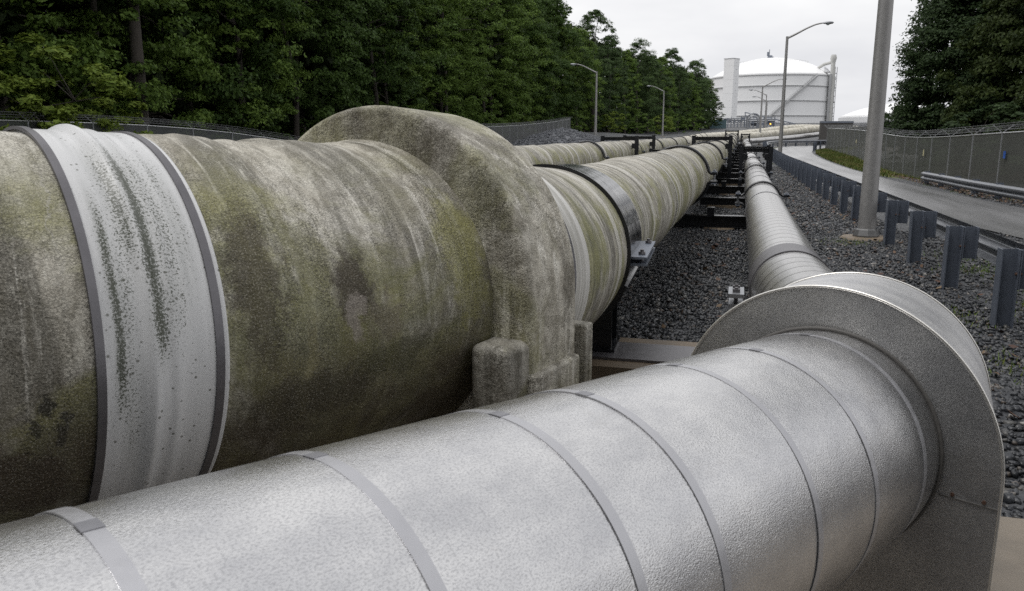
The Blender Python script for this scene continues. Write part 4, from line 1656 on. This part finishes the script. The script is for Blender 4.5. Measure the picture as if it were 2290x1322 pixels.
def crown_mesh(seed, H, Rr, z0, n_cl, per, size, shape='broad'):
    """clusters of leaves hung on an uneven envelope; returns leaf mesh and cluster centres"""
    rng = np.random.default_rng(seed)
    cs, rs_ = [], []
    k1, k2, k3 = rng.uniform(0, 6.28, 3)
    for i in range(n_cl):
        h = rng.uniform(0, 1) ** 0.9
        a = rng.uniform(0, 2 * np.pi)
        if shape == 'broad':
            env = (0.62 + 0.38 * math.sin(math.pi * min(1, h * 0.95 + 0.10))) * (1 - max(0, h - 0.62) ** 1.6 * 3.2)
        elif shape == 'cone':
            env = (1 - h) ** 0.75 * 0.95 + 0.06
        elif shape == 'dome':
            env = math.sqrt(max(0.0, 1 - (max(0.0, h - 0.35) / 0.66) ** 2)) * (0.82 + 0.18 * min(1, h / 0.3)) * (0.94 + 0.06 * math.sin(4 * a + k3))
        else:
            env = math.sin(math.pi * (0.15 + 0.85 * h)) ** 0.6
        wob = 0.35 if shape == 'dome' else 1.0
        env = max(env, 0.05) * (1 + wob * 0.20 * math.sin(3 * a + k1 + 5 * h) + wob * 0.14 * math.sin(5 * a + k2 - 9 * h))
        q = rng.uniform(0.45, 1.0) ** 0.5
        r_ = Rr * env * q
        cs.append((r_ * math.cos(a), r_ * math.sin(a), z0 + (H - z0) * h))
        rs_.append(rng.uniform(0.40, 1.0) ** 1.3 * Rr * 0.23)
    cs = np.array(cs)
    rs_ = np.array(rs_)
    idx = np.repeat(np.arange(n_cl), per)
    n = len(idx)
    d = rng.normal(size=(n, 3))
    d /= np.linalg.norm(d, axis=1)[:, None]
    d[:, 2] = np.where(d[:, 2] < -0.25, -d[:, 2] * 0.7, d[:, 2])
    rad = rs_[idx] * rng.uniform(0.5, 1.05, n)
    P = cs[idx] + d * rad[:, None] * np.array([1.1, 1.1, 0.85])
    out = P - np.array([0, 0, z0 + (H - z0) * 0.45])
    out /= np.linalg.norm(out, axis=1)[:, None] + 1e-6
    N = d * 0.6 + np.array([0, 0, 0.45]) + out * 0.35 + rng.normal(size=(n, 3)) * 0.5
    V, F = leaves(P, N, size, rng)
    return quick_mesh('crown', V, F), cs


def trunk_mesh(seed, H, r0, cs, n_limb=9, top=0.8):
    rng = np.random.default_rng(seed + 100)
    mb = MB()
    pts = [(rng.normal(0, 0.10) * k * 0.6, rng.normal(0, 0.10) * k * 0.6, H * top * k / 7) for k in range(8)]
    mb.tube(pts, [r0 * (1.25 if k == 0 else 1 - 0.105 * k) for k in range(8)], 9)
    for i in rng.choice(len(cs), min(n_limb, len(cs)), False):
        e = Vector(cs[i])
        zb = max(0.12 * H, min(e.z - 0.25 * math.hypot(e.x, e.y), H * top * 0.95))
        k = zb / (H * top) * 7
        j = min(6, int(k))
        s = Vector(pts[j]).lerp(Vector(pts[j + 1]), k - j)
        m_ = s.lerp(e, 0.5) + Vector((0, 0, 0.35))
        mb.tube([s, m_, e], [r0 * 0.32, r0 * 0.2, r0 * 0.06], 6)
    return mb.mesh('trunk', 70)


PROTO = []
specs = [(1, 21, 4.6, 0.8, 240, 150, .115, 'broad'), (2, 19, 5.0, 0.4, 250, 150, .115, 'broad'), (3, 23, 4.4, 1.2, 250, 150, .12, 'oval'),
         (4, 18, 4.2, 0.3, 220, 150, .11, 'oval'), (5, 20, 4.9, 2.6, 230, 150, .115, 'broad')]
for sp in specs:
    cm, cs = crown_mesh(*sp)
    PROTO.append((cm, trunk_mesh(sp[0], sp[1], 0.26, cs), sp[1]))
cm, cs = crown_mesh(21, 17, 4.3, 1.0, 230, 150, .11, 'cone')
CON = (cm, trunk_mesh(21, 17, 0.24, cs, 6, 0.95), 17)
cm, cs = crown_mesh(31, 4.2, 2.1, 0.2, 60, 130, .085, 'oval')
pass
DOME_S = crown_mesh(41, 12, 4.7, 0.4, 430, 150, .095, 'dome')
DOME = (DOME_S[0], trunk_mesh(41, 12, 0.25, DOME_S[1], 9, .75), 12)
cm, cs = crown_mesh(31, 4.2, 2.1, 0.2, 60, 130, .085, 'oval')
BUSH = (cm, trunk_mesh(31, 4.2, 0.05, cs, 9, 0.6), 4.2)


def plant_tree(proto, x, y, H, rz, leaf, label, group, name='tree', wide=1.0):
    cm, tm, h0 = proto
    k = H / h0
    t = thing(name, label, 'shrub' if name == 'shrub' else 'tree', (x, y, gz(x, y) - 0.05), rz, group)
    t.scale = (k * wide, k * wide, k)
    o = link('crown', cm, None, t)
    if len(cm.materials) == 0:
        cm.materials.append(M['leaf'])
    o.material_slots[0].link = 'OBJECT'
    o.material_slots[0].material = M[leaf]
    link('trunk', tm, M['bark'], t)
    return t


rng = np.random.default_rng(77)
edge = []                      # woodland edge trees, left to right in the photograph
for i, y in enumerate(np.arange(19, 132, 4.3)):
    edge.append((-29.6 - 1.2 * math.sin(i * 1.7) - (0.6 if i % 3 == 0 else 0), y + rng.uniform(-.8, .8), rng.uniform(17, 21)))
far_edge = []
for i in range(13):
    w = i / 12
    far_edge.append((-27 + 18.3 * w, 140 + 108 * w + rng.uniform(-2, 2), 19.0 - 3.6 * w + (2.0 if i % 3 == 1 else -1.2) + rng.uniform(-1.0, 1.0)))
names = ['broad dark-green oak', 'dense green broadleaf tree', 'tall narrow-crowned tree', 'low-branched leafy tree', 'bare-trunked leafy tree']
GR = 'trees along the left woodland edge'
for i, (x, y, H) in enumerate(edge):
    k = (i * 3 + i // 4) % 5
    if 8 <= i <= 18 and H > 17.5:
        H += 1.0
    plant_tree(PROTO[k], x, y, H, i * 1.9, ('leaf', 'leaf_dark', 'leaf', 'leaf_dark', 'leaf')[(i * 2 + i // 3) % 5],
               f'{names[k]} behind the left fence, {ORD[i]} along the edge from the left', GR, wide=1.0)
for i, (x, y, H) in enumerate(far_edge):
    k = (i * 2 + 1) % 5
    plant_tree(PROTO[k], x, y, H, i * 2.3, 'leaf_hazed' if i % 3 else 'leaf',
               f'{names[k]} in the far wood left of the tank, {ORD[i]} from left', 'far trees left of the white tank', wide=1.0)
plant_tree(PROTO[2], -8.3, 247, 10.5, 0.4, 'leaf_hazed', 'rounded low tree ending the far wood beside the white tank', 'far trees left of the white tank', wide=2.0)
# one bare trunk standing out at the left
t = thing('tree', 'straight bare lichen-grey trunk standing in front of the dark wood at far left', 'tree', (-26.3, 31.8, gz(-26.3, 31.8)))
mb = MB()
mb.tube([(0.02 * k, 0.03 * math.sin(k), 1.6 * k) for k in range(11)], [0.30 - 0.012 * k for k in range(11)], 12)
mb.build('trunk', M['bark'], t, 60)
mb = MB()
for k in range(7):
    a = k * 2.4
    mb.tube([(0.1, 0, 9 + k), (1.2 * math.cos(a), 1.2 * math.sin(a), 9.8 + k), (2.2 * math.cos(a), 2.2 * math.sin(a), 10.2 + k)], [0.08, 0.05, 0.02], 6)
mb.build('limb', M['bark'], t, 60)
# understory shrubs
sh = [(-25.2, 25.4, 5.2, 'leaf_bright'), (-25.4, 28.4, 3.4, 'leaf_bright'), (-25.2, 22.9, 3.8, 'leaf_bright'), (-26.6, 36.0, 2.4, 'leaf'), (-26.6, 45.0, 2.8, 'leaf_dark'), (-26.4, 56.0, 3.0, 'leaf'), (-26.6, 70.0, 3.2, 'leaf_dark'),
      (-26.6, 88.0, 3.2, 'leaf'), (-26.4, 101, 3.0, 'leaf_bright'), (-24.8, 126, 3.4, 'leaf'), (-20.5, 140, 3.6, 'leaf_bright'), (-17.5, 150, 4.0, 'leaf'), (-14.5, 164, 4.0, 'leaf_bright'), (-13, 185, 4.2, 'leaf'), (-10.5, 205, 4.5, 'leaf')]
for i, (x, y, H, m_) in enumerate(sh):
    plant_tree(BUSH, x, y, H, i * 1.3, m_, f'{"yellow-green" if m_ == "leaf_bright" else "dark green"} leafy shrub at the wood edge, {ORD[i]} shrub from the left', 'shrubs at the left woodland edge', 'shrub', 1.25)

# trees behind the right fence
rt = [(13.0, 55.5, 10.3, 'd', 'leaf_deep_green', 'rounded dark oak nearest the grey lamp pole behind the right fence', 1.0),
      (15.6, 58, 13.0, 'd', 'leaf_deep_green', 'second dark oak, just right of the rounded oak behind the right fence', 1.2),
      (18.6, 60, 16.0, 'd', 'leaf_deep_green', 'taller dark broadleaf tree behind the rounded oak', 1.0),
      (14.6, 50, 15.5, 'c', 'needle', 'olive-green conifer with drooping sprays behind the right fence, left one', 0.95),
      (16.4, 46, 17.0, 'c', 'needle', 'tall olive-green conifer behind the right fence, middle one', 0.95),
      (15.8, 40, 16.0, 'c', 'needle', 'olive-green conifer behind the right fence, rightmost one', 0.95),
      (20.5, 58, 18.0, 2, 'leaf_deep_green', 'tall dark tree filling the top right corner behind the conifers', 1.2),
      (22.0, 49, 18.5, 3, 'leaf_deep_green', 'tall dark tree at the right frame edge behind the conifers', 1.3)]
for i, (x, y, H, k, m_, lab, wd) in enumerate(rt):
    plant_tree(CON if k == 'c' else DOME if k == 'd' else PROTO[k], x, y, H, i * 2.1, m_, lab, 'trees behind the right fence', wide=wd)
for k, (x, y, H, lab) in enumerate(((11.4, 58, 3.4, 'low dark shrub under the rounded oak, left-hand end of the right hedge'), (12.2, 52, 3.6, 'dark shrub between the rounded oak and the first conifer'),
                                    (12.3, 46, 3.4, 'dark shrub at the foot of the first right-hand conifer'), (12.6, 40, 3.6, 'dark shrub behind the right fence at the right frame edge'), (13.2, 63, 4.4, 'taller dark shrub behind the rounded oak trunk'))):
    plant_tree(BUSH, x, y, H, 1.0 + k, 'leaf_deep_green', lab, 'dark shrubs behind the right fence', 'shrub', 1.5)

# deep wood behind the edge trees: one mass
def wood_mass():
    rng = np.random.default_rng(5)
    Vs, Fs, o = [], [], 0
    spots = []
    for row, dx in ((0, -5.0), (1, -9.5), (2, -15.0)):
        for y in np.arange(10, 150, 5.0):
            spots.append((-28.6 + dx + rng.uniform(-1, 1), y + rng.uniform(-2, 2), rng.uniform(18, 22) + 1.0 * row))
    for i in range(14):
        w = i / 13
        spots.append((-34 + 22.5 * w, 147 + 112 * w, 19 - 3.4 * w))
        spots.append((-40 + 25 * w, 156 + 112 * w, 19 - 3.4 * w))
    for x, y in ((25, 66), (28, 56), (27, 44), (30, 70), (23, 72), (24, 40), (25, 52), (19.5, 68)):
        spots.append((x, y, 17))
    for k in range(11):                          # unseen trees added behind the camera to darken reflections and block low sky
        spots.append((-32 + 6.0 * k, -12.5 - 2 * math.sin(k * .8), 17))
        spots.append((-29 + 6.0 * k, -18 - 2 * math.sin(k * .8), 20))
    for x, y, H in spots:
        n_cl, per = 90, 34
        h = rng.uniform(0, 1, n_cl)
        a = rng.uniform(0, 2 * np.pi, n_cl)
        env = 0.55 + 0.45 * np.sin(np.pi * np.minimum(1, h + .05))
        env = env * (1 - np.clip(h - .65, 0, 1) ** 1.5 * 3.0)
        r_ = 4.8 * env * rng.uniform(0.3, 1, n_cl) ** 0.5
        cs = np.stack([r_ * np.cos(a), r_ * np.sin(a), 0.3 + (H - .3) * h], -1)
        idx = np.repeat(np.arange(n_cl), per)
        d = rng.normal(size=(len(idx), 3))
        d /= np.linalg.norm(d, axis=1)[:, None]
        P = cs[idx] + d * rng.uniform(.5, 1.3, (len(idx), 1)) + np.array([x, y, gz(x, y)])
        V, F = leaves(P, d * .5 + np.array([0, 0, .5]) + rng.normal(size=d.shape) * .5, 0.33, rng, 0.75)
        Vs.append(V)
        Fs.append(F + o)
        o += len(V)
    return quick_mesh('woodland', np.vstack(Vs), np.vstack(Fs))


tag(link('woodland', wood_mass(), M['leaf_shade_dark']), 'dense dark wood filling the gaps behind the edge trees, with unseen trees added behind the camera', 'woodland', None, 'stuff')

# ------------------------------------------------------------------ grass, weeds, fallen leaves
def blades(n, xf, hmin, hmax, w, seed, name, mat, label, cat):
    rng = np.random.default_rng(seed)
    x, y = xf(rng, n)
    z = ground_z(x, y)
    h = rng.uniform(hmin, hmax, len(x))
    a = rng.uniform(0, 2 * np.pi, len(x))
    lean = rng.normal(0, 0.35, (len(x), 2)) * h[:, None]
    b = np.stack([x, y, z], -1)
    dx = np.stack([np.cos(a), np.sin(a), 0 * a], -1) * w
    tip = b + np.stack([lean[:, 0], lean[:, 1], h], -1)
    V = np.stack([b - dx, b + dx, tip], 1).reshape(-1, 3)
    F = np.arange(len(x) * 3).reshape(-1, 3)
    return tag(link(name, quick_mesh(name, V, F), mat), label, cat, None, 'stuff')


def grass_mat(name, c0, c1, c2):
    a = NT(name)
    g = a.n("ShaderNodeNewGeometry")
    pn = a.noise(a.coord('Object'), 0.5, 4)
    f = a.math('MULTIPLY_ADD', g.outputs['Random Per Island'], 0.4, a.math('MULTIPLY_ADD', pn, 1.6, -0.5), clamp=True)
    return a.done(a.ramp(f, (0.15, c0), (0.5, c1), (0.85, c2)), 0.6, 0, None, 0.3)


M['grass'] = grass_mat('verge_grass', (.045, .085, .014), (.10, .13, .025), (.20, .155, .065))
M['weed'] = grass_mat('weed', (.06, .11, .02), (.11, .16, .03), (.17, .19, .04))


def verge(rng, n):
    y = rng.uniform(37, 97, n)
    rx = np.interp(y, [q[1] for q in ROAD_R], [q[0] for q in ROAD_R])
    x = rx + 0.2 + rng.uniform(0, 1, n) ** 1.2 * 2.3
    keep = (rng.uniform(0, 1, n) < sm(y, 33, 48)) & (x < 8.4 + 3 * sm(y, 84, 92))
    return x[keep], y[keep]


blades(24000, verge, 0.05, 0.20, 0.022, 8, 'grass', M['grass'], 'rough green and straw-coloured grass verge beside the road', 'grass')


def weeds(rng, n):
    cs = [(2.9, 7.2), (3.2, 8.0), (3.0, 9.0), (3.4, 10.2), (3.0, 11.4), (2.0, 8.3), (1.95, 6.6), (1.85, 14.0), (2.9, 5.6), (3.3, 6.4), (3.1, 12.6), (7.1, 27.4), (7.6, 25.0), (7.2, 31.0), (8.3, 28.5), (2.9, 47), (2.75, 52), (2.8, 58), (7.4, 35), (7.9, 38)]
    c = np.array(cs)[rng.integers(0, len(cs), n)]
    q = rng.normal(0, 1, (n, 2)) * np.array([0.22, 0.28]) * (1 + (c[:, 1:] > 20) * 1.2)
    return c[:, 0] + q[:, 0], c[:, 1] + q[:, 1]


blades(5200, weeds, 0.02, 0.075, 0.006, 9, 'weeds', M['weed'], 'sparse bright green weeds sprouting through gravel by the guardrail', 'weeds')

lm = NT('fallen_leaf')
lg = lm.n("ShaderNodeNewGeometry")
M['fallen'] = lm.done(lm.ramp(lg.outputs['Random Per Island'], (0, (.055, .024, .016)), (.5, (.10, .050, .028)), (1, (.15, .10, .05))), 0.6)
rngl = np.random.default_rng(4)
px = np.concatenate([rngl.uniform(0.9, 2.4, 160) + 0.0, rngl.uniform(6.5, 9.2, 2600), rngl.uniform(-.6, .1, 30), rngl.uniform(2.2, 2.6, 150)])
py = np.concatenate([rngl.uniform(4, 30, 160), rngl.uniform(20, 40, 2600), rngl.uniform(7, 14, 30), rngl.uniform(5, 40, 150)])
rrx = np.interp(py, [q[1] for q in ROAD_R], [q[0] for q in ROAD_R])
keep = (px > rrx + 0.2) | (px < 2.7)
px, py = px[keep], py[keep]
Pl = np.stack([px, py, ground_z(px, py) + 0.045], -1)
V, F = leaves(Pl, np.tile([0, 0, 1.0], (len(Pl), 1)) + rngl.normal(size=(len(Pl), 3)) * .4, 0.042, rngl, 0.6)
tag(link('fallen_leaves', quick_mesh('fallen_leaves', V, F), M['fallen']), 'scattered rusty brown leaves on the gravel and roadside', 'leaves', None, 'stuff')

# ------------------------------------------------------------------ storage tanks
def polar(az, d):
    return d * math.sin(R(az)), d * math.cos(R(az))


def tank(az, d, Rr, z0, z_rim, rise, rings, label):
    cx, cy = polar(az, d)
    t = thing('storage_tank', label, 'storage tank', (cx, cy, z0))
    H = z_rim - z0
    mb = MB()
    mb.lathe([(Rr, -3), (Rr, H), (Rr - 0.4, H + 0.02)], (0, 0, 0), 128)
    mb.build('wall', M['tank'], t, 30)
    mb = MB()
    Rs = (Rr ** 2 + rise ** 2) / (2 * rise)
    prof = []
    for k in range(21):
        r_ = (Rr - 1.2) * (1 - k / 20)
        prof.append((max(r_, 0.01), H + rise - Rs + math.sqrt(max(Rs * Rs - r_ * r_, 0)) + 0.3))
    prof = [(Rr - 1.2, H - 0.5)] + prof
    mb.lathe(prof, (0, 0, 0), 128)
    mb.build('dome_roof', M['dome'], t, 40)
    for z in rings:
        mb = MB()
        mb.lathe([(Rr - .1, z - z0 - 0.30), (Rr + 0.55, z - z0 - 0.30), (Rr + 0.55, z - z0 + 0.14), (Rr - .1, z - z0 + 0.14)], (0, 0, 0), 128)
        mb.build('stiffener_ring', M['tank_ring'], t, 30)
    return t, cx, cy, H


tk, tx, ty, H = tank(1.92, 511, 35.0, 9.3, 34.6, 11.6, (29.0, 21.0, 13.0), 'huge white domed tank with three stiffener rings at the end of the pipes')
mb = MB()
mb.lathe([(34.6, H - 0.2), (35.3, H - 0.2), (35.3, H + 0.35), (34.6, H + 0.35)], (0, 0, 0), 128)
mb.build('rim_curb', M['tank_ring'], tk, 30)
# stair climbing round the wall
mb = MB()
prev = None
for k in range(25):
    w = k / 24
    az, el = 1.59 + (4.76 - 1.59) * w, 0.93 + (3.84 - 0.93) * w
    u = np.array([math.sin(R(az)), math.cos(R(az))])
    bq = u @ np.array([tx, ty])
    dd = bq - math.sqrt(36.0 ** 2 - (tx * tx + ty * ty - bq * bq))
    z = 1.7 + math.tan(R(el)) * dd
    q = Vector((u[0] * dd - tx, u[1] * dd - ty, z - 9.3))
    if prev is not None:
        mb.bar(prev, q, 1.3, 0.85)
        mb.bar(prev + Vector((0, 0, 1.5)), q + Vector((0, 0, 1.5)), 0.12, 0.12)
    prev = q
mb.build('stair', M['tank_ring'], tk)
# riser pipes and lift tower on the right
a0 = math.atan2(-ty, -tx)
ang = a0 + R(62)
for off, r_, ztop, mat in ((0.0, 1.15, H + 10.5, 'tank_dirty'), (0.055, 0.7, H + 1.0, 'tank_ring'), (-0.05, 0.8, H + 5.0, 'tank_dirty'), (-0.10, 0.45, H - 1, 'tank_ring')):
    q = (36.6 * math.cos(ang - off), 36.6 * math.sin(ang - off))
    mb = MB()
    mb.tube([(q[0], q[1], 0), (q[0], q[1], ztop)], r_, 16)
    if ztop > H + 8:
        mb.tube([(q[0], q[1], ztop - 3.5), (q[0], q[1], ztop - 1), (q[0], q[1], ztop + 0.8)], [1.15, 1.75, 1.3], 16)
        mb.tube([(q[0], q[1], ztop - 3), (q[0] * .86, q[1] * .86, ztop - 4.0), (q[0] * .74, q[1] * .74, ztop - 6.5)], 0.85, 12)
    mb.build('riser_pipe', M[mat], tk, 40)
mb = MB()
for k in range(9):
    q = (36.9 * math.cos(ang + 0.09), 36.9 * math.sin(ang + 0.09))
    mb.box((q[0], q[1], 2 + k * 3.1), (1.6, 1.6, 0.25))
for sx in (-.8, .8):
    for sy in (-.8, .8):
        mb.bar((q[0] + sx, q[1] + sy, 0), (q[0] + sx, q[1] + sy, H + 5), 0.16, 0.16, (1, 0, 0))
mb.build('ladder_tower', M['tank_ring'], tk)
mb = MB()
for k in range(14):
    aa = ang - 0.05 + 0.022 * k
    q = (32.5 * math.cos(aa), 32.5 * math.sin(aa))
    mb.bar((q[0], q[1], H), (q[0], q[1], H + 5.5 - 0.2 * k), 0.12, 0.12, (1, 0, 0))
    q2 = (32.5 * math.cos(aa + .022), 32.5 * math.sin(aa + .022))
    for z in (2.2, 4.3):
        mb.bar((q[0], q[1], H + z - .1 * k), (q2[0], q2[1], H + z - .1 * k), 0.12, 0.12)
mb.box((31.5 * math.cos(ang), 31.5 * math.sin(ang), H + 2.1), (7, 3, 0.3), ang)
mb.build('roof_platform', M['tank_ring'], tk)
mb = MB()
for k in range(40):
    aa = 2 * math.pi * k / 40
    q = (20 * math.cos(aa), 20 * math.sin(aa), H + 8.2)
    mb.bar(q, (q[0], q[1], q[2] + 1.1), 0.09, 0.09, (1, 0, 0))
    a2 = 2 * math.pi * (k + 1) / 40
    mb.bar((q[0], q[1], q[2] + 1.1), (20 * math.cos(a2), 20 * math.sin(a2), q[2] + 1.1), 0.08, 0.08)
mb.build('roof_railing', M['tank_dirty'], tk)
mb = MB()
mb.box((-1.5, -2, H + 12.6), (2.6, 1.6, 1.3))
mb.box((-2.6, -2, H + 14.1), (1.2, 1.1, 2.2))
mb.tube([(-1.9, -2, H + 12), (-1.9, -2, H + 16.6)], 0.22, 8)
mb.box((-0.2, -2, H + 12.3), (1.4, 0.9, 0.5))
mb.build('roof_instrument', M['blue_grey'], tk)

tank(10.1, 560, 38.0, 2.0, 13.0, 8.6, (), 'distant white dome of a second tank beside the right trees')

# white stair tower in front of the big tank
cx, cy = polar(-0.49, 436)
t = thing('white_tower', 'tall square white windowless tower standing at the left side of the big tank', 'tower', (cx, cy, 6))
w_ = 5.55
mb = MB()
rz = R(28)
ctr = (math.cos(rz) * -w_ / 2 + math.sin(rz) * w_ / 2 * 1.0, 0)
ux, uy = (-math.cos(rz), math.sin(rz)), (math.sin(rz), math.cos(rz))
P0 = (0, 0)
cxy = (ux[0] * w_ / 2 + uy[0] * w_ / 2, ux[1] * w_ / 2 + uy[1] * w_ / 2)
for k in range(10):
    mb.box((cxy[0], cxy[1], 1.7 + 3.42 * k), (w_ + (0.05 if k % 2 else 0), w_ + (0.05 if k % 2 else 0), 3.40), -rz)
mb.build('cladding', M['tank'], t)
mb = MB()
for k in range(10):
    q = (uy[0] * w_ / 2 - ux[0] * .03, uy[1] * w_ / 2 - ux[1] * .03)
    mb.box((q[0], q[1], 1.7 + 3.42 * k), (0.10, 0.45, 0.35), -rz)
mb.build('vent', M['tank_ring'], t)
mb = MB()
mb.box((cxy[0], cxy[1], 34.35), (w_ + 0.3, w_ + 0.3, 0.3), -rz)
mb.build('roof_cap', M['tank_ring'], t)

# ------------------------------------------------------------------ process plant between pipes and tank
rngp = np.random.default_rng(9)


def rack(label, az0, az1, d, z0, z1, seed, n=9):
    r_ = np.random.default_rng(seed)
    x0, y0 = polar(az0, d)
    x1, y1 = polar(az1, d)
    t = thing('pipe_rack', label, 'pipe rack', (x0, y0, z0))
    L = Vector((x1 - x0, y1 - y0, 0))
    e = L.normalized()
    nrm = Vector((-e.y, e.x, 0))
    h = z1 - z0
    mb = MB()
    for k in range(n + 1):
        q = L * (k / n)
        for dd in (0, 3.0):
            mb.bar(q + nrm * dd + Vector((0, 0, -1)), q + nrm * dd + Vector((0, 0, h * r_.uniform(.55, 1.0))), 0.28, 0.28, (1, 0, 0))
    mb.build('frame_posts', M['blue_grey'], t)
    mb = MB()
    for z in (0.35, 0.55, 0.72):
        for dd in (0, 1, 2, 3):
            a, b_ = sorted(r_.uniform(0, 1, 2))
            if b_ - a < 0.3:
                a, b_ = 0, 1
            mb.tube([L * a + nrm * dd + Vector((0, 0, h * z)), L * b_ + nrm * dd + Vector((0, 0, h * z))], r_.uniform(.12, .26), 8)
    mb.build('process_pipes', M['galv'], t, 50)
    mb = MB()
    for k in range(12):
        q = L * r_.uniform(0, 1) + nrm * r_.uniform(0, 3)
        mb.box((q.x, q.y, h * r_.uniform(.15, .7)), (r_.uniform(.5, 1.6), 1.0, r_.uniform(.5, 1.3)))
    mb.build('valves', M['blue_grey'], t)
    return t


rack('grey-blue tangle of process pipes in front of the white tower', -1.35, 0.6, 290, 5.2, 8.6, 3)
rack('grey-blue process pipes right of the white tower', 0.5, 2.3, 280, 5.0, 8.0, 4, 8)
t = thing('pipe_bridge', 'sloping grey lattice pipe bridge running down in front of the tank', 'pipe bridge', (*polar(0.40, 300), 5.0))
q0, q1 = polar(0.40, 300), polar(3.6, 270)
A3, B3 = Vector((0, 0, 4.9)), Vector((q1[0] - q0[0], q1[1] - q0[1], 0.5))
mb = MB()
mb.bar(A3, B3, 0.3, 0.3)
mb.bar(A3 - Vector((0, 0, 1.0)), B3 - Vector((0, 0, 1.0)), 0.22, 0.22)
for k in range(11):
    q = A3.lerp(B3, k / 10)
    mb.bar(q, q - Vector((0, 0, 1.0)), 0.16, 0.16, (1, 0, 0))
mb.build('truss', M['blue_grey'], t)
mb = MB()
for k in (0, 3, 6):
    q = A3.lerp(B3, k / 10)
    mb.bar(q, Vector((q.x, q.y, -1.5)), 0.3, 0.3, (1, 0, 0))
mb.build('legs', M['blue_grey'], t)
t = thing('pipe_loop', 'pale inverted-U pipe loop standing in the process plant', 'pipe', (*polar(0.55, 262), 4.4))
mb = MB()
pts = smooth_path([(0, 0, -1), (0, 0, 2.0), (0.15, 0, 3.3), (1.0, 0, 4.0), (2.6, 0, 4.0), (3.4, 0, 3.4), (3.6, 0, 2.2), (3.6, 0, -1)], 0.3)
mb.tube(pts, 0.22, 10)
mb.tube([(x * .72 + .5, 1, z * .8) for x, _, z in pts], 0.18, 10)
mb.build('bent_pipe', M['galv'], t, 60)
mb = MB()
x_, y_ = polar(-1.38, 262)
mb.box((0, 0, 0), (5.4, 3, 2.5))
mb.box((0, 0, 1.3), (5.5, 3.1, 0.12))
for k in range(11):
    mb.box((-2.5 + .5 * k, -1.53, 0), (0.12, 0.06, 2.3))
tag(mb.build('site_container', M['teal'], None, None, (x_, y_, 5.3)), 'teal site container at the foot of the far trees left of the tank', 'container')
mb = MB()
x_, y_ = polar(2.05, 200)
amb = NT('amber_lamp')
amb.done((.9, .45, .05), 0.4)
amb.b.inputs['Emission Color'].default_value = (1, .5, .06, 1)
amb.b.inputs['Emission Strength'].default_value = 3.0
t = thing('warning_lamp', 'small lit amber lamp on a short post beside the far lamp posts', 'warning lamp', (x_, y_, gz(x_, y_)))
mb.lathe([(.06, 0), (.14, .06), (.15, .22), (.09, .3)], (0, 0, 1.7), 12)
mb.build('lamp_globe', amb.m, t, 50)
mb = MB()
mb.tube([(0, 0, -.3), (0, 0, 1.55)], 0.09, 8)
mb.build('post', M['blue_grey'], t, 50)

# retaining wall and handrails at right
x0, y0 = polar(5.15, 110)
x1, y1 = polar(7.1, 111)
t = thing('retaining_wall', 'dark concrete retaining wall left of the stone embankment', 'wall', (x0, y0, 0.55))
mb = MB()
mb.bar((0, 0, 0.6), (x1 - x0, y1 - y0, 0.6), 0.6, 4.4)
mb.build('wall_face', M['wall_grey'], t)
mb = MB()
mb.bar((0, 0, 2.9), (x1 - x0, y1 - y0, 2.9), 0.75, 0.22)
mb.build('coping', M['blue_grey'], t)
for az0, az1, zz, m_, lab in ((6.0, 8.4, 3.95, 'galv', 'grey handrail on top of the right embankment'), (8.0, 9.3, 4.05, 'yellow', 'yellow handrail on the embankment below the distant dome')):
    x0, y0 = polar(az0, 150)
    x1, y1 = polar(az1, 150)
    t = thing('handrail', lab, 'handrail', (x0, y0, zz - 1.6))
    L = Vector((x1 - x0, y1 - y0, 0))
    mb = MB()
    for z in (1.1, 1.6):
        mb.tube([Vector((0, 0, z)), L + Vector((0, 0, z))], 0.07, 6)
    mb.build('rails', M[m_], t, 60)
    mb = MB()
    for k in range(7):
        mb.tube([L * (k / 6) + Vector((0, 0, -0.6)), L * (k / 6) + Vector((0, 0, 1.6))], 0.07, 6)
    mb.build('posts', M[m_], t, 60)
